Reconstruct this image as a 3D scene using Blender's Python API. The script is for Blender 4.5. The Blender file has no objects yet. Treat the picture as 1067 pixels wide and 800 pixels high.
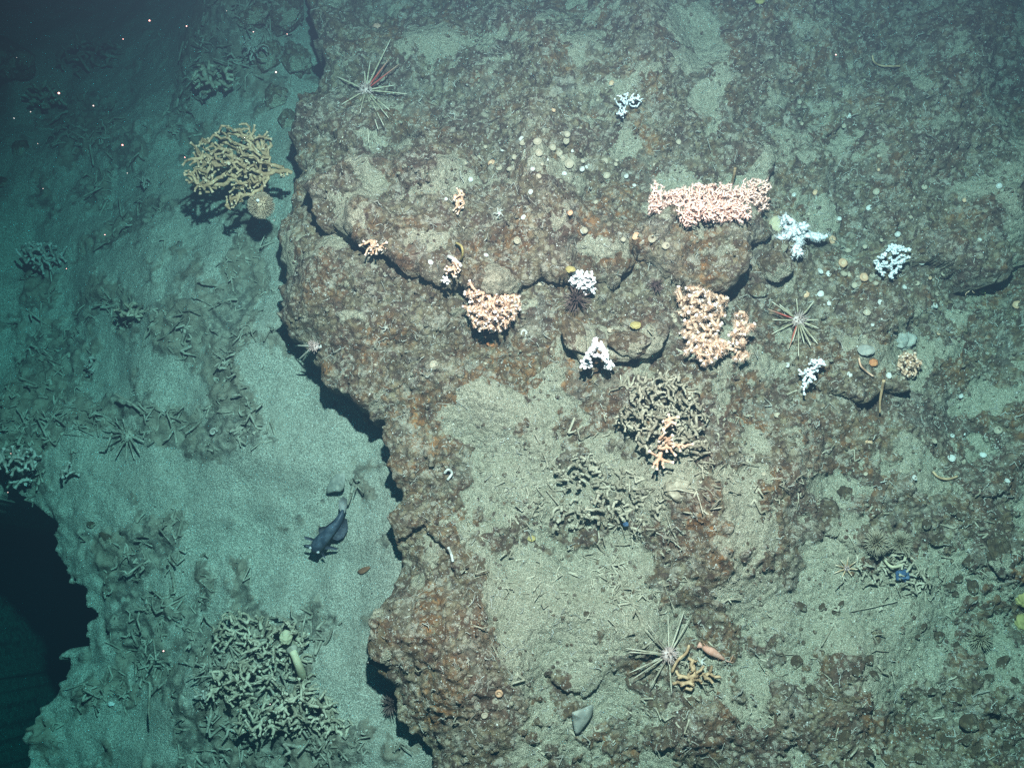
import bpy, math, random
import numpy as np
from mathutils import Vector, Matrix

S = bpy.context.scene
COL = S.collection
random.seed(7)
RNG = np.random.default_rng(11)

# ------------------------------------------------------------------ camera
PITCH, SLOPE, DIST = math.radians(42), math.radians(36), 3.0
HFOV = math.radians(55)
FWD = np.array([0, math.cos(PITCH), -math.sin(PITCH)])
UPV = np.array([0, math.sin(PITCH), math.cos(PITCH)])
RGT = np.array([1.0, 0, 0])
CAM = -DIST * FWD
cd = bpy.data.cameras.new('camera'); cam = bpy.data.objects.new('camera', cd); COL.objects.link(cam)
cam.location = CAM; cam.rotation_euler = (math.pi / 2 - PITCH, 0, 0)
cd.sensor_fit = 'HORIZONTAL'; cd.angle = HFOV; cd.clip_start = 0.05; cd.clip_end = 200
S.camera = cam

# ------------------------------------------------------------------ world: deep water, almost no daylight
w = bpy.data.worlds.new('World'); S.world = w; w.use_nodes = True
bg = w.node_tree.nodes['Background']
bg.inputs[0].default_value = (0.10, 0.42, 0.46, 1); bg.inputs[1].default_value = 0.10

# the vehicle's lamp, mounted above the camera
LAMP = CAM + 1.02 * UPV + 0.06 * RGT + 0.10 * FWD
LAMP_AIM = np.array([0.16, -0.34, -0.24])
ld = bpy.data.lights.new('vehicle_lamp', 'SPOT'); lamp = bpy.data.objects.new('vehicle_lamp', ld); COL.objects.link(lamp)
lamp.location = LAMP
lamp.rotation_euler = Vector(LAMP_AIM - LAMP).to_track_quat('-Z', 'Y').to_euler()
ld.energy = 54000; ld.color = (1.0, 0.0456, 0.0440); ld.spot_size = math.radians(95); ld.spot_blend = 1.0
ld.shadow_soft_size = 0.035

# the water: absorbs red first
WATER_DENSITY = 0.70
WATER_SCATTER = (0.0038, 0.040, 0.060)
WATER_ABSORB = (0.0025, 0.735, 0.778)

S.view_settings.view_transform = 'Standard'; S.view_settings.look = 'None'
S.view_settings.exposure = 0.0; S.view_settings.gamma = 1.0
S.cycles.use_denoising = False; S.cycles.filter_width = 1.45
S.cycles.max_bounces = 4; S.cycles.diffuse_bounces = 2; S.cycles.glossy_bounces = 1
S.cycles.transmission_bounces = 2; S.cycles.volume_bounces = 0; S.cycles.transparent_max_bounces = 4

# ------------------------------------------------------------------ numpy noise
def _h(ix, iy, seed):
    n = (ix.astype(np.int64) * 374761393 + iy.astype(np.int64) * 668265263 + seed * 974711) & 0xFFFFFFFF
    n = ((n ^ (n >> 13)) * 1274126177) & 0xFFFFFFFF
    return ((n ^ (n >> 16)) & 0xFFFFFF) / float(0xFFFFFF)

def perlin(x, y, seed=0):
    x0 = np.floor(x); y0 = np.floor(y); fx = x - x0; fy = y - y0
    ux = fx * fx * fx * (fx * (fx * 6 - 15) + 10); uy = fy * fy * fy * (fy * (fy * 6 - 15) + 10)
    def g(dx, dy):
        a = _h(x0 + dx, y0 + dy, seed) * (2 * math.pi)
        return np.cos(a) * (fx - dx) + np.sin(a) * (fy - dy)
    a = g(0, 0); b = g(1, 0); c = g(0, 1); d = g(1, 1)
    return ((a + (b - a) * ux) + ((c + (d - c) * ux) - (a + (b - a) * ux)) * uy) * 1.5

def fbm(x, y, f, octv=4, seed=0, gain=0.5):
    r = 0; a = 1.0
    for i in range(octv):
        r = r + a * perlin(x * f + 17.3 * i, y * f - 9.1 * i, seed + i * 13); f *= 2.03; a *= gain
    return r

def voro(x, y, f, seed=0):
    """distance to the nearest cell point, and that cell's random value"""
    x = x * f; y = y * f; x0 = np.floor(x); y0 = np.floor(y)
    best = np.full(x.shape, 9.0); val = np.zeros(x.shape)
    for dx in (-1, 0, 1):
        for dy in (-1, 0, 1):
            cx = x0 + dx; cy = y0 + dy
            d = np.hypot(cx + _h(cx, cy, seed) - x, cy + _h(cx, cy, seed + 5) - y)
            m = d < best; best = np.where(m, d, best); val = np.where(m, _h(cx, cy, seed + 9), val)
    return best, val

def sstep(a, b, x):
    t = np.clip((x - a) / (b - a), 0, 1); return t * t * (3 - 2 * t)

# ------------------------------------------------------------------ the slope's own frame: u right, v up the slope, h out of it
NV = np.array([0, -math.sin(SLOPE), math.cos(SLOPE)]); VV = np.array([0, math.cos(SLOPE), math.sin(SLOPE)]); UV_ = np.array([1.0, 0, 0])
def world(u, v, h):
    return np.multiply.outer(u, UV_) + np.multiply.outer(v, VV) + np.multiply.outer(h, NV)
FPX = 533.5 / math.tan(HFOV / 2)
def rays(px, py):
    x = (np.asarray(px, float) - 533.5) / FPX; y = (400 - np.asarray(py, float)) / FPX
    d = FWD[None] + x[:, None] * RGT[None] + y[:, None] * UPV[None]
    return d / np.linalg.norm(d, axis=1)[:, None]
def to_plane(pts, h0=0.0):
    """where the sight lines of photo pixels meet the slope at height h0"""
    p = np.asarray(pts, float); d = rays(p[:, 0], p[:, 1])
    t = (h0 - CAM @ NV) / (d @ NV); q = CAM[None] + d * t[:, None]
    return np.stack([q @ UV_, q @ VV], 1)

def polydist(u, v, P, grad=False):
    """unsigned distance, side (+ left of travel), arc position 0..1 and length"""
    seg = np.hypot(*(P[1:] - P[:-1]).T); tot = seg.sum(); acc = 0
    best = np.full(u.shape, 1e9); side = np.zeros(u.shape); arc = np.zeros(u.shape); nx = np.zeros(u.shape); ny = np.zeros(u.shape)
    for i in range(len(P) - 1):
        a, b = P[i], P[i + 1]; ex, ey = b - a; L2 = ex * ex + ey * ey
        t = np.clip(((u - a[0]) * ex + (v - a[1]) * ey) / L2, 0, 1)
        d = np.hypot(u - a[0] - t * ex, v - a[1] - t * ey)
        m = d < best; best = np.where(m, d, best); nx = np.where(m, -ey / L2 ** .5, nx); ny = np.where(m, ex / L2 ** .5, ny)
        side = np.where(m, np.sign(ex * (v - a[1]) - ey * (u - a[0])), side)
        arc = np.where(m, (acc + t * seg[i]) / tot, arc); acc += seg[i]
    if grad: return best, side, arc, tot, nx, ny
    return best, side, arc, tot

# ------------------------------------------------------------------ outlines (photo pixels -> slope coordinates)
EDGE = to_plane([(300, -400), (300, -60), (318, 0), (326, 40), (304, 80), (294, 125), (305, 150), (300, 190), (283, 235), (291, 270), (284, 300),
                 (290, 335), (313, 360), (332, 385), (348, 405), (372, 425), (396, 440), (402, 465), (405, 490), (413, 520),
                 (407, 550), (418, 590), (400, 620), (388, 650), (385, 690), (400, 710), (420, 750), (435, 780), (445, 800), (480, 880), (560, 1100)])
def edge_dist(u, v):
    """signed distance to the outcrop's left edge, + on the rock"""
    uu = u + 0.022 * perlin(u * 11, v * 11, 3) + 0.012 * perlin(u * 31, v * 31, 4)
    vv = v + 0.022 * perlin(u * 11, v * 11, 5) + 0.012 * perlin(u * 31, v * 31, 6)
    d, s, a, t = polydist(uu, vv, EDGE)
    return d * s
LEDGES = [  # pixels left to right, drop, how far the lip reaches back
    ([(318, 185), (330, 205), (342, 238), (362, 246), (385, 262), (408, 272), (430, 288), (455, 296), (480, 298), (500, 308), (530, 310), (545, 296), (560, 290), (585, 294), (606, 296)], .12, .5),
    ([(605, 296), (628, 290), (642, 296), (655, 280), (668, 268)], .045, .16),
    ([(648, 256), (668, 268), (688, 284), (702, 296), (722, 304), (745, 300), (762, 294), (772, 275), (780, 255), (800, 246), (814, 236)], .09, .24),
    ([(586, 340), (592, 360), (606, 374), (622, 382), (645, 374), (662, 372), (682, 366), (690, 352), (704, 340)], .05, .13),
    ([(936, 258), (955, 268), (975, 266), (992, 272), (1008, 286), (1030, 290), (1048, 282), (1067, 268), (1110, 255)], .07, .3),
    ([(856, 384), (868, 402), (890, 412), (905, 416), (916, 408), (922, 398), (945, 402), (966, 392)], .055, .15),
    ([(780, 205), (800, 190), (815, 150)], .03, .1),
    ([(470, 330), (490, 345), (500, 340)], .03, .06),
    ([(385, 690), (410, 560), (440, 545), (470, 575), (480, 610)], .04, .12),
    ([(560, 690), (580, 715), (612, 728), (640, 700)], .03, .08),
    ([(840, 520), (855, 545), (875, 560), (882, 540)], .03, .06),
    ([(980, 500), (1010, 510), (1040, 515), (1067, 505)], .03, .1),
    ([(410, 118), (440, 140), (470, 150)], .02, .1),
    ([(850, 118), (875, 122), (890, 116), (905, 130)], .025, .12),
    ([(905, 205), (925, 235), (940, 255)], .03, .12),
]
LEDGES = [(to_plane(p, .05), A, L) for p, A, L in LEDGES]

def blobs(u, v, lst, h0=0.0):
    """soft spots given as photo ellipses (x, y, rx, ry, weight)"""
    r = np.zeros(u.shape)
    for (x, y, rx, ry, wt) in lst:
        c = to_plane([(x, y), (x + rx, y), (x, y - ry)], h0)
        a = np.hypot(*(c[1] - c[0])); b = np.hypot(*(c[2] - c[0]))
        r += wt * np.exp(-(((u - c[0, 0]) / a) ** 2 + ((v - c[0, 1]) / b) ** 2))
    return r

SILT = [(600, 45, 35, 40, 1), (715, 40, 32, 48, 1.2), (800, 165, 18, 40, .8), (665, 150, 40, 20, .5), (525, 470, 40, 50, 1), (540, 570, 75, 70, 1.2), (560, 640, 60, 50, 1.1),
        (600, 690, 60, 30, .9), (580, 770, 50, 35, .9), (700, 560, 60, 40, .6), (680, 640, 50, 25, .8), (830, 560, 45, 50, 1.1), (850, 650, 50, 45, 1.2), (940, 680, 60, 40, 1.2), (1000, 610, 50, 50, 1.1),
        (760, 730, 35, 50, .7), (800, 460, 40, 25, .5), (640, 490, 60, 45, .7), (855, 230, 55, 40, .6), (960, 340, 40, 50, .4), (1000, 400, 40, 40, .5), (930, 470, 40, 30, .4), (800, 620, 30, 40, .6), (900, 720, 40, 30, .7), (540, 430, 30, 25, .7), (930, 640, 150, 80, .35), (620, 640, 150, 130, .40), (980, 740, 90, 50, .25), (800, 700, 60, 60, .2), (520, 480, 60, 60, .3)]
BARE = [(735, 530, 22, 55, 1.1), (745, 600, 30, 40, .9), (790, 625, 25, 35, .8), (445, 650, 48, 130, 1.4), (400, 400, 90, 90, .8), (640, 755, 45, 25, 1.0), (505, 740, 45, 50, .9), (585, 700, 22, 30, .9), (730, 720, 30, 45, .9),
        (770, 780, 40, 30, .9), (850, 705, 25, 45, 1.1), (900, 770, 30, 30, 1), (1000, 760, 60, 35, .9), (1040, 560, 25, 50, 1), (930, 500, 40, 30, .8), (860, 440, 60, 40, .8), (660, 40, 22, 38, 1.2), (560, 10, 30, 22, .9), (780, 40, 25, 50, .9), (500, 600, 22, 55, .7), (960, 290, 120, 60, .5)]
RUST = [(640, 240, 70, 40, .9), (590, 380, 70, 40, 1), (440, 450, 60, 60, .7), (560, 400, 40, 30, .7), (480, 660, 40, 60, .8), (735, 580, 25, 60, .6), (1050, 310, 30, 40, .8), (780, 430, 40, 50, .6), (300, 200, 30, 30, .5), (870, 480, 60, 40, .4)]

def rock_fields(u, v):
    """height, silt cover and rust of the outcrop"""
    wu = u + 0.014 * perlin(u * 16, v * 16, 21) + 0.007 * perlin(u * 47, v * 47, 22)
    wv = v + 0.014 * perlin(u * 16, v * 16, 23) + 0.007 * perlin(u * 47, v * 47, 24)
    su = np.zeros(u.shape); sv = np.zeros(u.shape)
    h = 0.10 * fbm(u, v, 1.1, 3, 31) + 0.055 * fbm(u, v, 3.6, 2, 35) + blobs(u, v, [(730, 265, 60, 45, .07), (625, 355, 48, 28, .04), (470, 190, 120, 80, .06), (370, 330, 70, 90, .05), (470, 700, 60, 90, .06), (880, 350, 70, 50, .05), (1000, 200, 90, 80, .05), (560, 540, 90, 80, -.05), (890, 640, 110, 70, -.05), (740, 560, 40, 80, .03)]) - 0.13 * np.clip(v - .45, 0, 9) ** 2
    for P, A, L in LEDGES:
        lo = P.min(0) - 3 * L; hi = P.max(0) + 3 * L
        m = (u > lo[0]) & (u < hi[0]) & (v > lo[1]) & (v < hi[1])
        if not m.any(): continue
        d, s, a, t, gx, gy = polydist(wu[m], wv[m], P, True)
        tap = sstep(0, min(.45, .07 / t), a) * sstep(0, min(.45, .07 / t), 1 - a)
        tap = tap * np.clip(0.75 + 0.8 * perlin(wu[m] * 7, wv[m] * 7, 40), .62, 1.3)
        up = A * np.exp(-(d / L) ** 1.5) * (0.72 + 0.28 * sstep(0, 0.02, d))
        dn = -0.45 * A * np.exp(-d / 0.10)
        h[m] += tap * np.where(s > 0, up, dn)
        ov = np.where(s > 0, 0.20 * A * tap * np.exp(-d / 0.06), 0); su[m] -= gx * ov; sv[m] -= gy * ov      # the lip overhangs
    bu = u + .09 * perlin(u * 4, v * 4, 55) + .04 * perlin(u * 10, v * 10, 56); bv = v + .09 * perlin(u * 4, v * 4, 57) + .04 * perlin(u * 10, v * 10, 58)
    silt0 = blobs(bu, bv, SILT) - blobs(bu, bv, BARE)
    sn = fbm(u, v, 5.5, 5, 51, .6)
    fine = fbm(u, v, 14, 4, 61, .6)
    rid = 1 - np.abs(perlin(u * 23, v * 23, 71)) * 2
    vd, vr = voro(wu, wv, 34, 81); vd2, vr2 = voro(wu, wv, 75, 82)
    vd3, vr3 = voro(wu, wv, 9.5, 83); vd4, vr4 = voro(wu + .03 * perlin(u * 5, v * 5, 77), wv + .03 * perlin(u * 5, v * 5, 78), 4.2, 84)
    silt = sstep(0.0, 0.50, silt0 * .85 + 1.25 * sn - 0.35 * fine - .06 - .22 * sstep(-.1, .25, v))
    rough = 1 - 0.88 * silt
    # broken plates of crust, lumps and small cups
    h += rough * (0.013 * fine + 0.010 * (rid - .5) * (perlin(u * 5, v * 5, 72) > 0) + 0.022 * (vr3 - .5) * sstep(-.1, .25, perlin(u * 3, v * 3, 73)) + 0.045 * (vr4 - .5) * sstep(-.15, .1, perlin(u * 2.1, v * 2.1, 74))
                  + 0.011 * (vr > .45) * np.sqrt(np.clip(1 - (vd / .42) ** 2, 0, 1)) + 0.006 * (vr2 > .4) * np.sqrt(np.clip(1 - (vd2 / .45) ** 2, 0, 1)))
    h += 0.018 * (1 - silt) * sstep(.1, -.3, v) + 0.006 * silt + 0.003 * fbm(u, v, 30, 3, 91) * silt
    rust = np.clip(blobs(u, v, RUST) * 0.9 + 0.9 * fbm(u, v, 6, 3, 101) + .12, 0, 1)
    return h, silt, rust, su, sv

# ---- the sand slope left of and below the outcrop
HOLE = to_plane([(-300, 500), (-60, 520), (0, 523), (28, 519), (52, 530), (70, 550), (76, 585), (84, 612), (116, 632), (118, 645), (98, 657), (74, 680), (60, 715), (45, 760), (34, 800), (10, 860), (-60, 960), (-300, 1000), (-300, 500)], -0.70)
def hole_dist(u, v):
    uu = u + 0.04 * perlin(u * 8, v * 8, 203) + 0.03 * perlin(u * 22, v * 22, 204); vv = v + 0.04 * perlin(u * 8, v * 8, 205) + 0.012 * perlin(u * 25, v * 25, 206)
    d, s, a, t = polydist(uu, vv, HOLE)
    x, y = HOLE[:, 0], HOLE[:, 1]; ins = np.zeros(u.shape, bool)
    for i in range(len(x) - 1):
        c = ((y[i] > vv) != (y[i + 1] > vv)); xc = (x[i + 1] - x[i]) * (vv - y[i]) / (y[i + 1] - y[i] + 1e-12) + x[i]
        ins ^= c & (uu < xc)
    return np.where(ins, -d, d)
DEBRIS = [(230, 350, 55, 40, 1), (260, 420, 40, 30, .7), (110, 150, 60, 45, .9), (215, 70, 40, 55, 1), (275, 60, 40, 70, 1), (50, 100, 40, 40, .8), (40, 300, 35, 40, .7), (50, 400, 45, 60, 1), (30, 470, 50, 40, 1.2), (130, 440, 55, 25, .9),
          (130, 320, 30, 25, .7), (240, 470, 45, 25, .7), (175, 560, 45, 35, .9), (160, 660, 45, 60, 1), (280, 690, 70, 60, 1.1), (330, 760, 70, 40, .9), (110, 260, 70, 25, .4), (170, 230, 40, 40, .5), (60, 600, 20, 60, .5), (100, 740, 40, 50, .5), (370, 500, 25, 30, .3), (200, 790, 40, 30, .7), (270, 280, 25, 40, .6)]
def slope_fields(u, v):
    hd = hole_dist(u, v)
    de, se, _a, _t2 = polydist(u, v, EDGE); de = np.where(se < 0, de, 0)
    h = -0.19 - 0.16 * sstep(-0.6, 1.4, v) - 0.40 * np.minimum(de, 1.2) - 0.10 * np.clip(de - 1.2, 0, 9) - 0.40 * np.clip(v - 0.95, 0, 9)
    h += blobs(u, v, [(250, 75, 60, 70, .26), (305, 45, 40, 75, .20), (130, 165, 90, 35, .12), (40, 460, 70, 50, .16), (240, 350, 70, 60, .08), (290, 690, 80, 60, .06), (10, 60, 30, 40, .2)], -0.9)
    h += 0.07 * fbm(u, v, 1.4, 3, 231) + 0.02 * fbm(u, v, 5, 2, 235)
    deb = blobs(u + .08 * perlin(u * 4, v * 4, 257), v + .08 * perlin(u * 4, v * 4, 258), DEBRIS, -0.7)
    n = fbm(u, v, 6, 5, 241, .6)
    deb = sstep(0.18, 0.65, deb + 0.6 * n)
    rid = 1 - np.abs(perlin(u * 19, v * 19, 243)) * 2
    vd, vr = voro(u, v, 30, 245)
    h += deb * (0.024 * fbm(u, v, 16, 4, 251, .6) + 0.012 * rid + 0.010 * (vr > .5) * np.sqrt(np.clip(1 - (vd / .42) ** 2, 0, 1))) + (1 - deb) * 0.004 * fbm(u, v, 22, 3, 255)
    rim = np.exp(-np.abs(hd) / 0.10)
    h += rim * (0.05 * np.abs(fbm(u, v, 9, 3, 261)) )
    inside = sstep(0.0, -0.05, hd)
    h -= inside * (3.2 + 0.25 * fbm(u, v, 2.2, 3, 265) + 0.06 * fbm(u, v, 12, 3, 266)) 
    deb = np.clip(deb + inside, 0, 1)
    return h, deb, sstep(.0, .5, 0.3 + fbm(u, v, 5, 3, 271)) * deb

def grid_axis(a, b, step, lo, hi, coarse):
    """fine between a and b, coarse out to lo and hi"""
    return np.concatenate([np.arange(lo, a, coarse), np.arange(a, b, step), np.arange(b, hi + coarse, coarse)])

def sheet_mesh(name, pos, keep, mat, attrs):
    """grid of positions (ny, nx, 3) -> mesh of the faces whose four corners are kept"""
    ny, nx = pos.shape[:2]
    idx = np.arange(ny * nx).reshape(ny, nx)
    k = keep[:-1, :-1] & keep[1:, :-1] & keep[:-1, 1:] & keep[1:, 1:]
    q = np.stack([idx[:-1, :-1][k], idx[:-1, 1:][k], idx[1:, 1:][k], idx[1:, :-1][k]], 1)
    used = np.unique(q); remap = np.zeros(ny * nx, np.int64); remap[used] = np.arange(len(used)); q = remap[q]
    V = pos.reshape(-1, 3)[used]
    me = np_mesh(name, V, q, mat)
    for an, arr in attrs.items():
        at = me.attributes.new(an, 'FLOAT', 'POINT'); at.data.foreach_set('value', arr.reshape(-1)[used].astype(np.float32))
    o = bpy.data.objects.new(name, me); COL.objects.link(o)
    return o

def np_mesh(name, V, F, mat, smooth=True):
    """V (n,3), F (m,3) or (m,4)"""
    V = np.asarray(V, np.float32); F = np.asarray(F, np.int32)
    me = bpy.data.meshes.new(name); me.vertices.add(len(V)); me.vertices.foreach_set('co', V.ravel())
    k = F.shape[1]; me.loops.add(F.size); me.loops.foreach_set('vertex_index', F.ravel())
    me.polygons.add(len(F)); me.polygons.foreach_set('loop_start', np.arange(0, F.size, k, dtype=np.int32))
    me.polygons.foreach_set('loop_total', np.full(len(F), k, np.int32))
    me.update(calc_edges=True); me.validate()
    if smooth: me.polygons.foreach_set('use_smooth', np.ones(len(F), bool))
    if mat is not None: me.materials.append(mat)
    return me

# ------------------------------------------------------------------ materials
class NT:
    def __init__(s, name):
        s.m = bpy.data.materials.new(name); s.m.use_nodes = True; s.t = s.m.node_tree
        s.b = s.t.nodes['Principled BSDF']; s.b.inputs['Roughness'].default_value = 0.85
        s.b.inputs['Specular IOR Level'].default_value = 0.15
        s.co = s.t.nodes.new('ShaderNodeTexCoord').outputs['Object']
    def link(s, a, b): s.t.links.new(a, b)
    def put(s, sock, val):
        if hasattr(val, 'node'): s.link(val, sock)
        elif isinstance(val, (tuple, list)): sock.default_value = (*val, 1) if len(val) == 3 and sock.type == 'RGBA' else val
        else: sock.default_value = val
    def noise(s, scale, detail=4, rough=.6, dist=0.0, color=False, co=None):
        n = s.t.nodes.new('ShaderNodeTexNoise'); s.link(co or s.co, n.inputs['Vector'])
        n.inputs['Scale'].default_value = scale; n.inputs['Detail'].default_value = detail; n.inputs['Roughness'].default_value = rough; n.inputs['Distortion'].default_value = dist
        return n.outputs['Color' if color else 'Fac']
    def voro(s, scale, out='Distance', feature='F1', rnd=1.0):
        n = s.t.nodes.new('ShaderNodeTexVoronoi'); s.link(s.co, n.inputs['Vector']); n.inputs['Scale'].default_value = scale; n.feature = feature
        n.inputs['Randomness'].default_value = rnd
        return n.outputs[out]
    def ramp(s, f, a, b, lo=0.0, hi=1.0):
        n = s.t.nodes.new('ShaderNodeMapRange'); n.interpolation_type = 'SMOOTHSTEP'
        s.link(f, n.inputs[0]); n.inputs[1].default_value = a; n.inputs[2].default_value = b; n.inputs[3].default_value = lo; n.inputs[4].default_value = hi
        return n.outputs[0]
    def math(s, op, a, b=0.0):
        n = s.t.nodes.new('ShaderNodeMath'); n.operation = op; s.put(n.inputs[0], a); s.put(n.inputs[1], b); return n.outputs[0]
    def mix(s, f, a, b, mode='MIX'):
        n = s.t.nodes.new('ShaderNodeMix'); n.data_type = 'RGBA'; n.blend_type = mode
        s.put(n.inputs[0], f); s.put(n.inputs[6], a); s.put(n.inputs[7], b); return n.outputs[2]
    def attr(s, name):
        n = s.t.nodes.new('ShaderNodeAttribute'); n.attribute_name = name; return n.outputs['Fac']
    def bump(s, hgt, strength=.5, dist=.01, normal=None):
        n = s.t.nodes.new('ShaderNodeBump'); s.link(hgt, n.inputs['Height']); n.inputs['Strength'].default_value = strength; n.inputs['Distance'].default_value = dist
        if normal is not None: s.link(normal, n.inputs['Normal'])
        s.link(n.outputs[0], s.b.inputs['Normal']); return n.outputs[0]
    def color(s, c): s.put(s.b.inputs['Base Color'], c); return s.m

def rock_material(name, attrs=True, tone=1.0):
    n = NT(name)
    if attrs: silt = n.attr('silt'); rust = n.attr('rust')
    else: silt = n.ramp(n.noise(9, 5, .65), .52, .62); rust = n.ramp(n.noise(6, 3), .5, .75)
    T = lambda c: tuple(x * tone for x in c)
    base = n.mix(n.ramp(n.noise(13, 6, .65), .42, .60), T((.130, .095, .050)), T((.228, .205, .125)))
    base = n.mix(n.ramp(n.noise(31, 4, .6, .6), .50, .58), base, T((.085, .060, .042)))
    base = n.mix(n.ramp(n.noise(4.5, 6, .68), .50, .58, 0, .85), base, T((.095, .062, .044)))
    base = n.mix(n.ramp(n.noise(11, 7, .72, .3), .53, .60, 0, .62), base, T((.285, .275, .195)))
    rustc = n.mix(n.ramp(n.noise(42, 4), .4, .65), T((.30, .145, .045)), T((.18, .095, .040)))
    base = n.mix(n.math('MULTIPLY', rust, n.ramp(n.noise(18, 5, .7), .42, .56, 0, .80)), base, rustc)
    # nodules of crust, each its own shade
    nv = n.t.nodes.new('ShaderNodeSeparateColor'); n.link(n.voro(46, 'Color'), nv.inputs[0]); nd = n.voro(46)
    base = n.mix(n.math('MULTIPLY', n.ramp(nd, .50, .30), n.ramp(nv.outputs[0], .35, .75, 0, .75)), base, n.mix(nv.outputs[1], T((.122, .096, .060)), T((.315, .305, .225))))
    base = n.mix(n.math('MULTIPLY', n.ramp(nd, .42, .62), .55), base, T((.058, .045, .030)))
    # pale encrusting growth in blotches and specks
    base = n.mix(n.ramp(n.noise(24, 7, .75, .4), .545, .585, 0, .80), base, T((.32, .31, .235)))
    base = n.mix(n.ramp(n.noise(60, 4, .7), .60, .66, 0, .7), base, T((.40, .405, .34)))
    base = n.mix(n.ramp(n.noise(8, 3, .6), .58, .68, 0, .35), base, T((.185, .195, .155)))
    vcol = n.voro(95, 'Color'); vd = n.voro(95)
    sep = n.t.nodes.new('ShaderNodeSeparateColor'); n.link(vcol, sep.inputs[0])
    spots = n.math('MULTIPLY', n.ramp(sep.outputs[0], .88, .90), n.ramp(vd, .34, .24))
    base = n.mix(spots, base, n.mix(sep.outputs[1], T((.42, .43, .38)), T((.32, .26, .17))))
    vcol2 = n.voro(210, 'Color'); vd2 = n.voro(210)
    sep2 = n.t.nodes.new('ShaderNodeSeparateColor'); n.link(vcol2, sep2.inputs[0])
    base = n.mix(n.math('MULTIPLY', n.ramp(sep2.outputs[0], .955, .965), n.ramp(vd2, .36, .24)), base, (.50, .53, .48))
    # silt
    g = n.noise(330, 2, .7); g2 = n.noise(140, 3, .7)
    sc = n.mix(n.ramp(g, .38, .64), (.135, .135, .090), (.45, .435, .315))
    sc = n.mix(n.ramp(g2, .40, .66, 0, .45), sc, (.20, .205, .15))
    sc = n.mix(n.ramp(n.noise(20, 4), .45, .7, 0, .35), sc, (.19, .19, .12))
    sc = n.mix(n.ramp(n.noise(120, 3, .7), .61, .66, 0, .75), sc, (.10, .10, .07))
    sc = n.mix(n.ramp(n.noise(105, 3, .7), .64, .70, 0, .7), sc, (.55, .57, .50))
    sc = n.mix(n.ramp(n.noise(34, 5, .75), .55, .64, 0, .45), sc, (.16, .145, .095))
    dust = n.math('MAXIMUM', silt, n.ramp(n.noise(45, 5, .72), .50, .64, 0, .50))
    edge = n.ramp(n.math('ADD', dust, n.math('MULTIPLY', n.math('SUBTRACT', n.noise(70, 4, .7), .5), .9)), .36, .56)
    col = n.mix(edge, base, sc)
    hg = n.math('ADD', n.math('MULTIPLY', n.noise(120, 5, .75), .8), n.math('MULTIPLY', nd, -.9))
    hg = n.math('ADD', hg, n.math('MULTIPLY', g, .35))
    n.bump(hg, .95, .014)
    return n.color(col)

def slope_material():
    n = NT('slope_sand'); deb = n.attr('debris'); tan = n.attr('tan')
    g = n.noise(260, 2, .7)
    sc = n.mix(n.ramp(g, .38, .64), (.115, .122, .095), (.345, .36, .285))
    sc = n.mix(n.ramp(n.noise(7, 5, .6), .42, .68, 0, .4), sc, (.20, .20, .155))
    sc = n.mix(n.ramp(n.noise(48, 5, .75), .53, .63, 0, .6), sc, (.14, .14, .105))
    sc = n.mix(n.ramp(n.noise(110, 3, .7), .60, .66, 0, .7), sc, (.09, .09, .07))
    sc = n.mix(n.ramp(n.noise(95, 3, .7), .64, .70, 0, .7), sc, (.50, .52, .46))
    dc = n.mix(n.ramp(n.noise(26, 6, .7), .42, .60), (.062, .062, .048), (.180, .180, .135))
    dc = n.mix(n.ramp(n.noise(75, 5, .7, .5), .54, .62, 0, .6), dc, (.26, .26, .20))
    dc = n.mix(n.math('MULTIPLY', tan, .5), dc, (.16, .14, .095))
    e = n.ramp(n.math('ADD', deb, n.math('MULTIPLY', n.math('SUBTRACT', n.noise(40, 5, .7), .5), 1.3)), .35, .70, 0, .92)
    hg = n.math('ADD', n.noise(90, 5, .75), n.math('MULTIPLY', g, .3))
    n.bump(hg, .7, .014)
    return n.color(n.mix(e, sc, dc))

M_ROCK = rock_material('crusted_rock', True, .94); M_SLOPE = slope_material()

# ------------------------------------------------------------------ terrain
def build_terrain():
    us = grid_axis(-0.95, 1.95, .0042, -1.2, 3.2, .02); vs = grid_axis(-1.30, 2.05, .0042, -2.2, 3.4, .02)
    u, v = np.meshgrid(us, vs)
    d = edge_dist(u, v)
    near = d > -0.09
    h = np.zeros(u.shape); silt = np.zeros(u.shape); rust = np.zeros(u.shape)
    su = np.zeros(u.shape); sv = np.zeros(u.shape)
    h[near], silt[near], rust[near], su[near], sv[near] = rock_fields(u[near], v[near])
    gu = np.gradient(d, axis=1) / np.gradient(u, axis=1); gv = np.gradient(d, axis=0) / np.gradient(v, axis=0)
    gl = np.maximum(np.hypot(gu, gv), .3); gu /= gl; gv /= gl
    h -= 0.11 * np.exp(-np.clip(d, 0, 9) / 0.09) * (d > 0) + 0.11 * (d <= 0)
    t = np.clip(-d / 0.08, 0, 1)                       # skirt: drops and tucks in under the rock
    tw = np.sqrt(t)
    U = u + su + gu * (t * .08 + .22 * t * t); Vv = v + sv + gv * (t * .08 + .22 * t * t); H = h - 0.9 * t - .05 * tw
    o = sheet_mesh('rock_outcrop', world(U, Vv, H), near, M_ROCK, {'silt': silt * (1 - t), 'rust': rust})
    o['kind'] = 'structure'
    us2 = grid_axis(-3.7, -0.05, .0075, -5.5, 1.2, .05); vs2 = grid_axis(-2.5, 3.1, .0085, -3.2, 7.0, .05)
    u2, v2 = np.meshgrid(us2, vs2)
    h2, deb, tan = slope_fields(u2, v2)
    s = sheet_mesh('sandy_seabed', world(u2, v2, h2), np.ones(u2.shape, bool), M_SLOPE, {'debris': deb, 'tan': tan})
    s['kind'] = 'structure'
    return (us, vs, h, d), (us2, vs2, h2)
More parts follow.
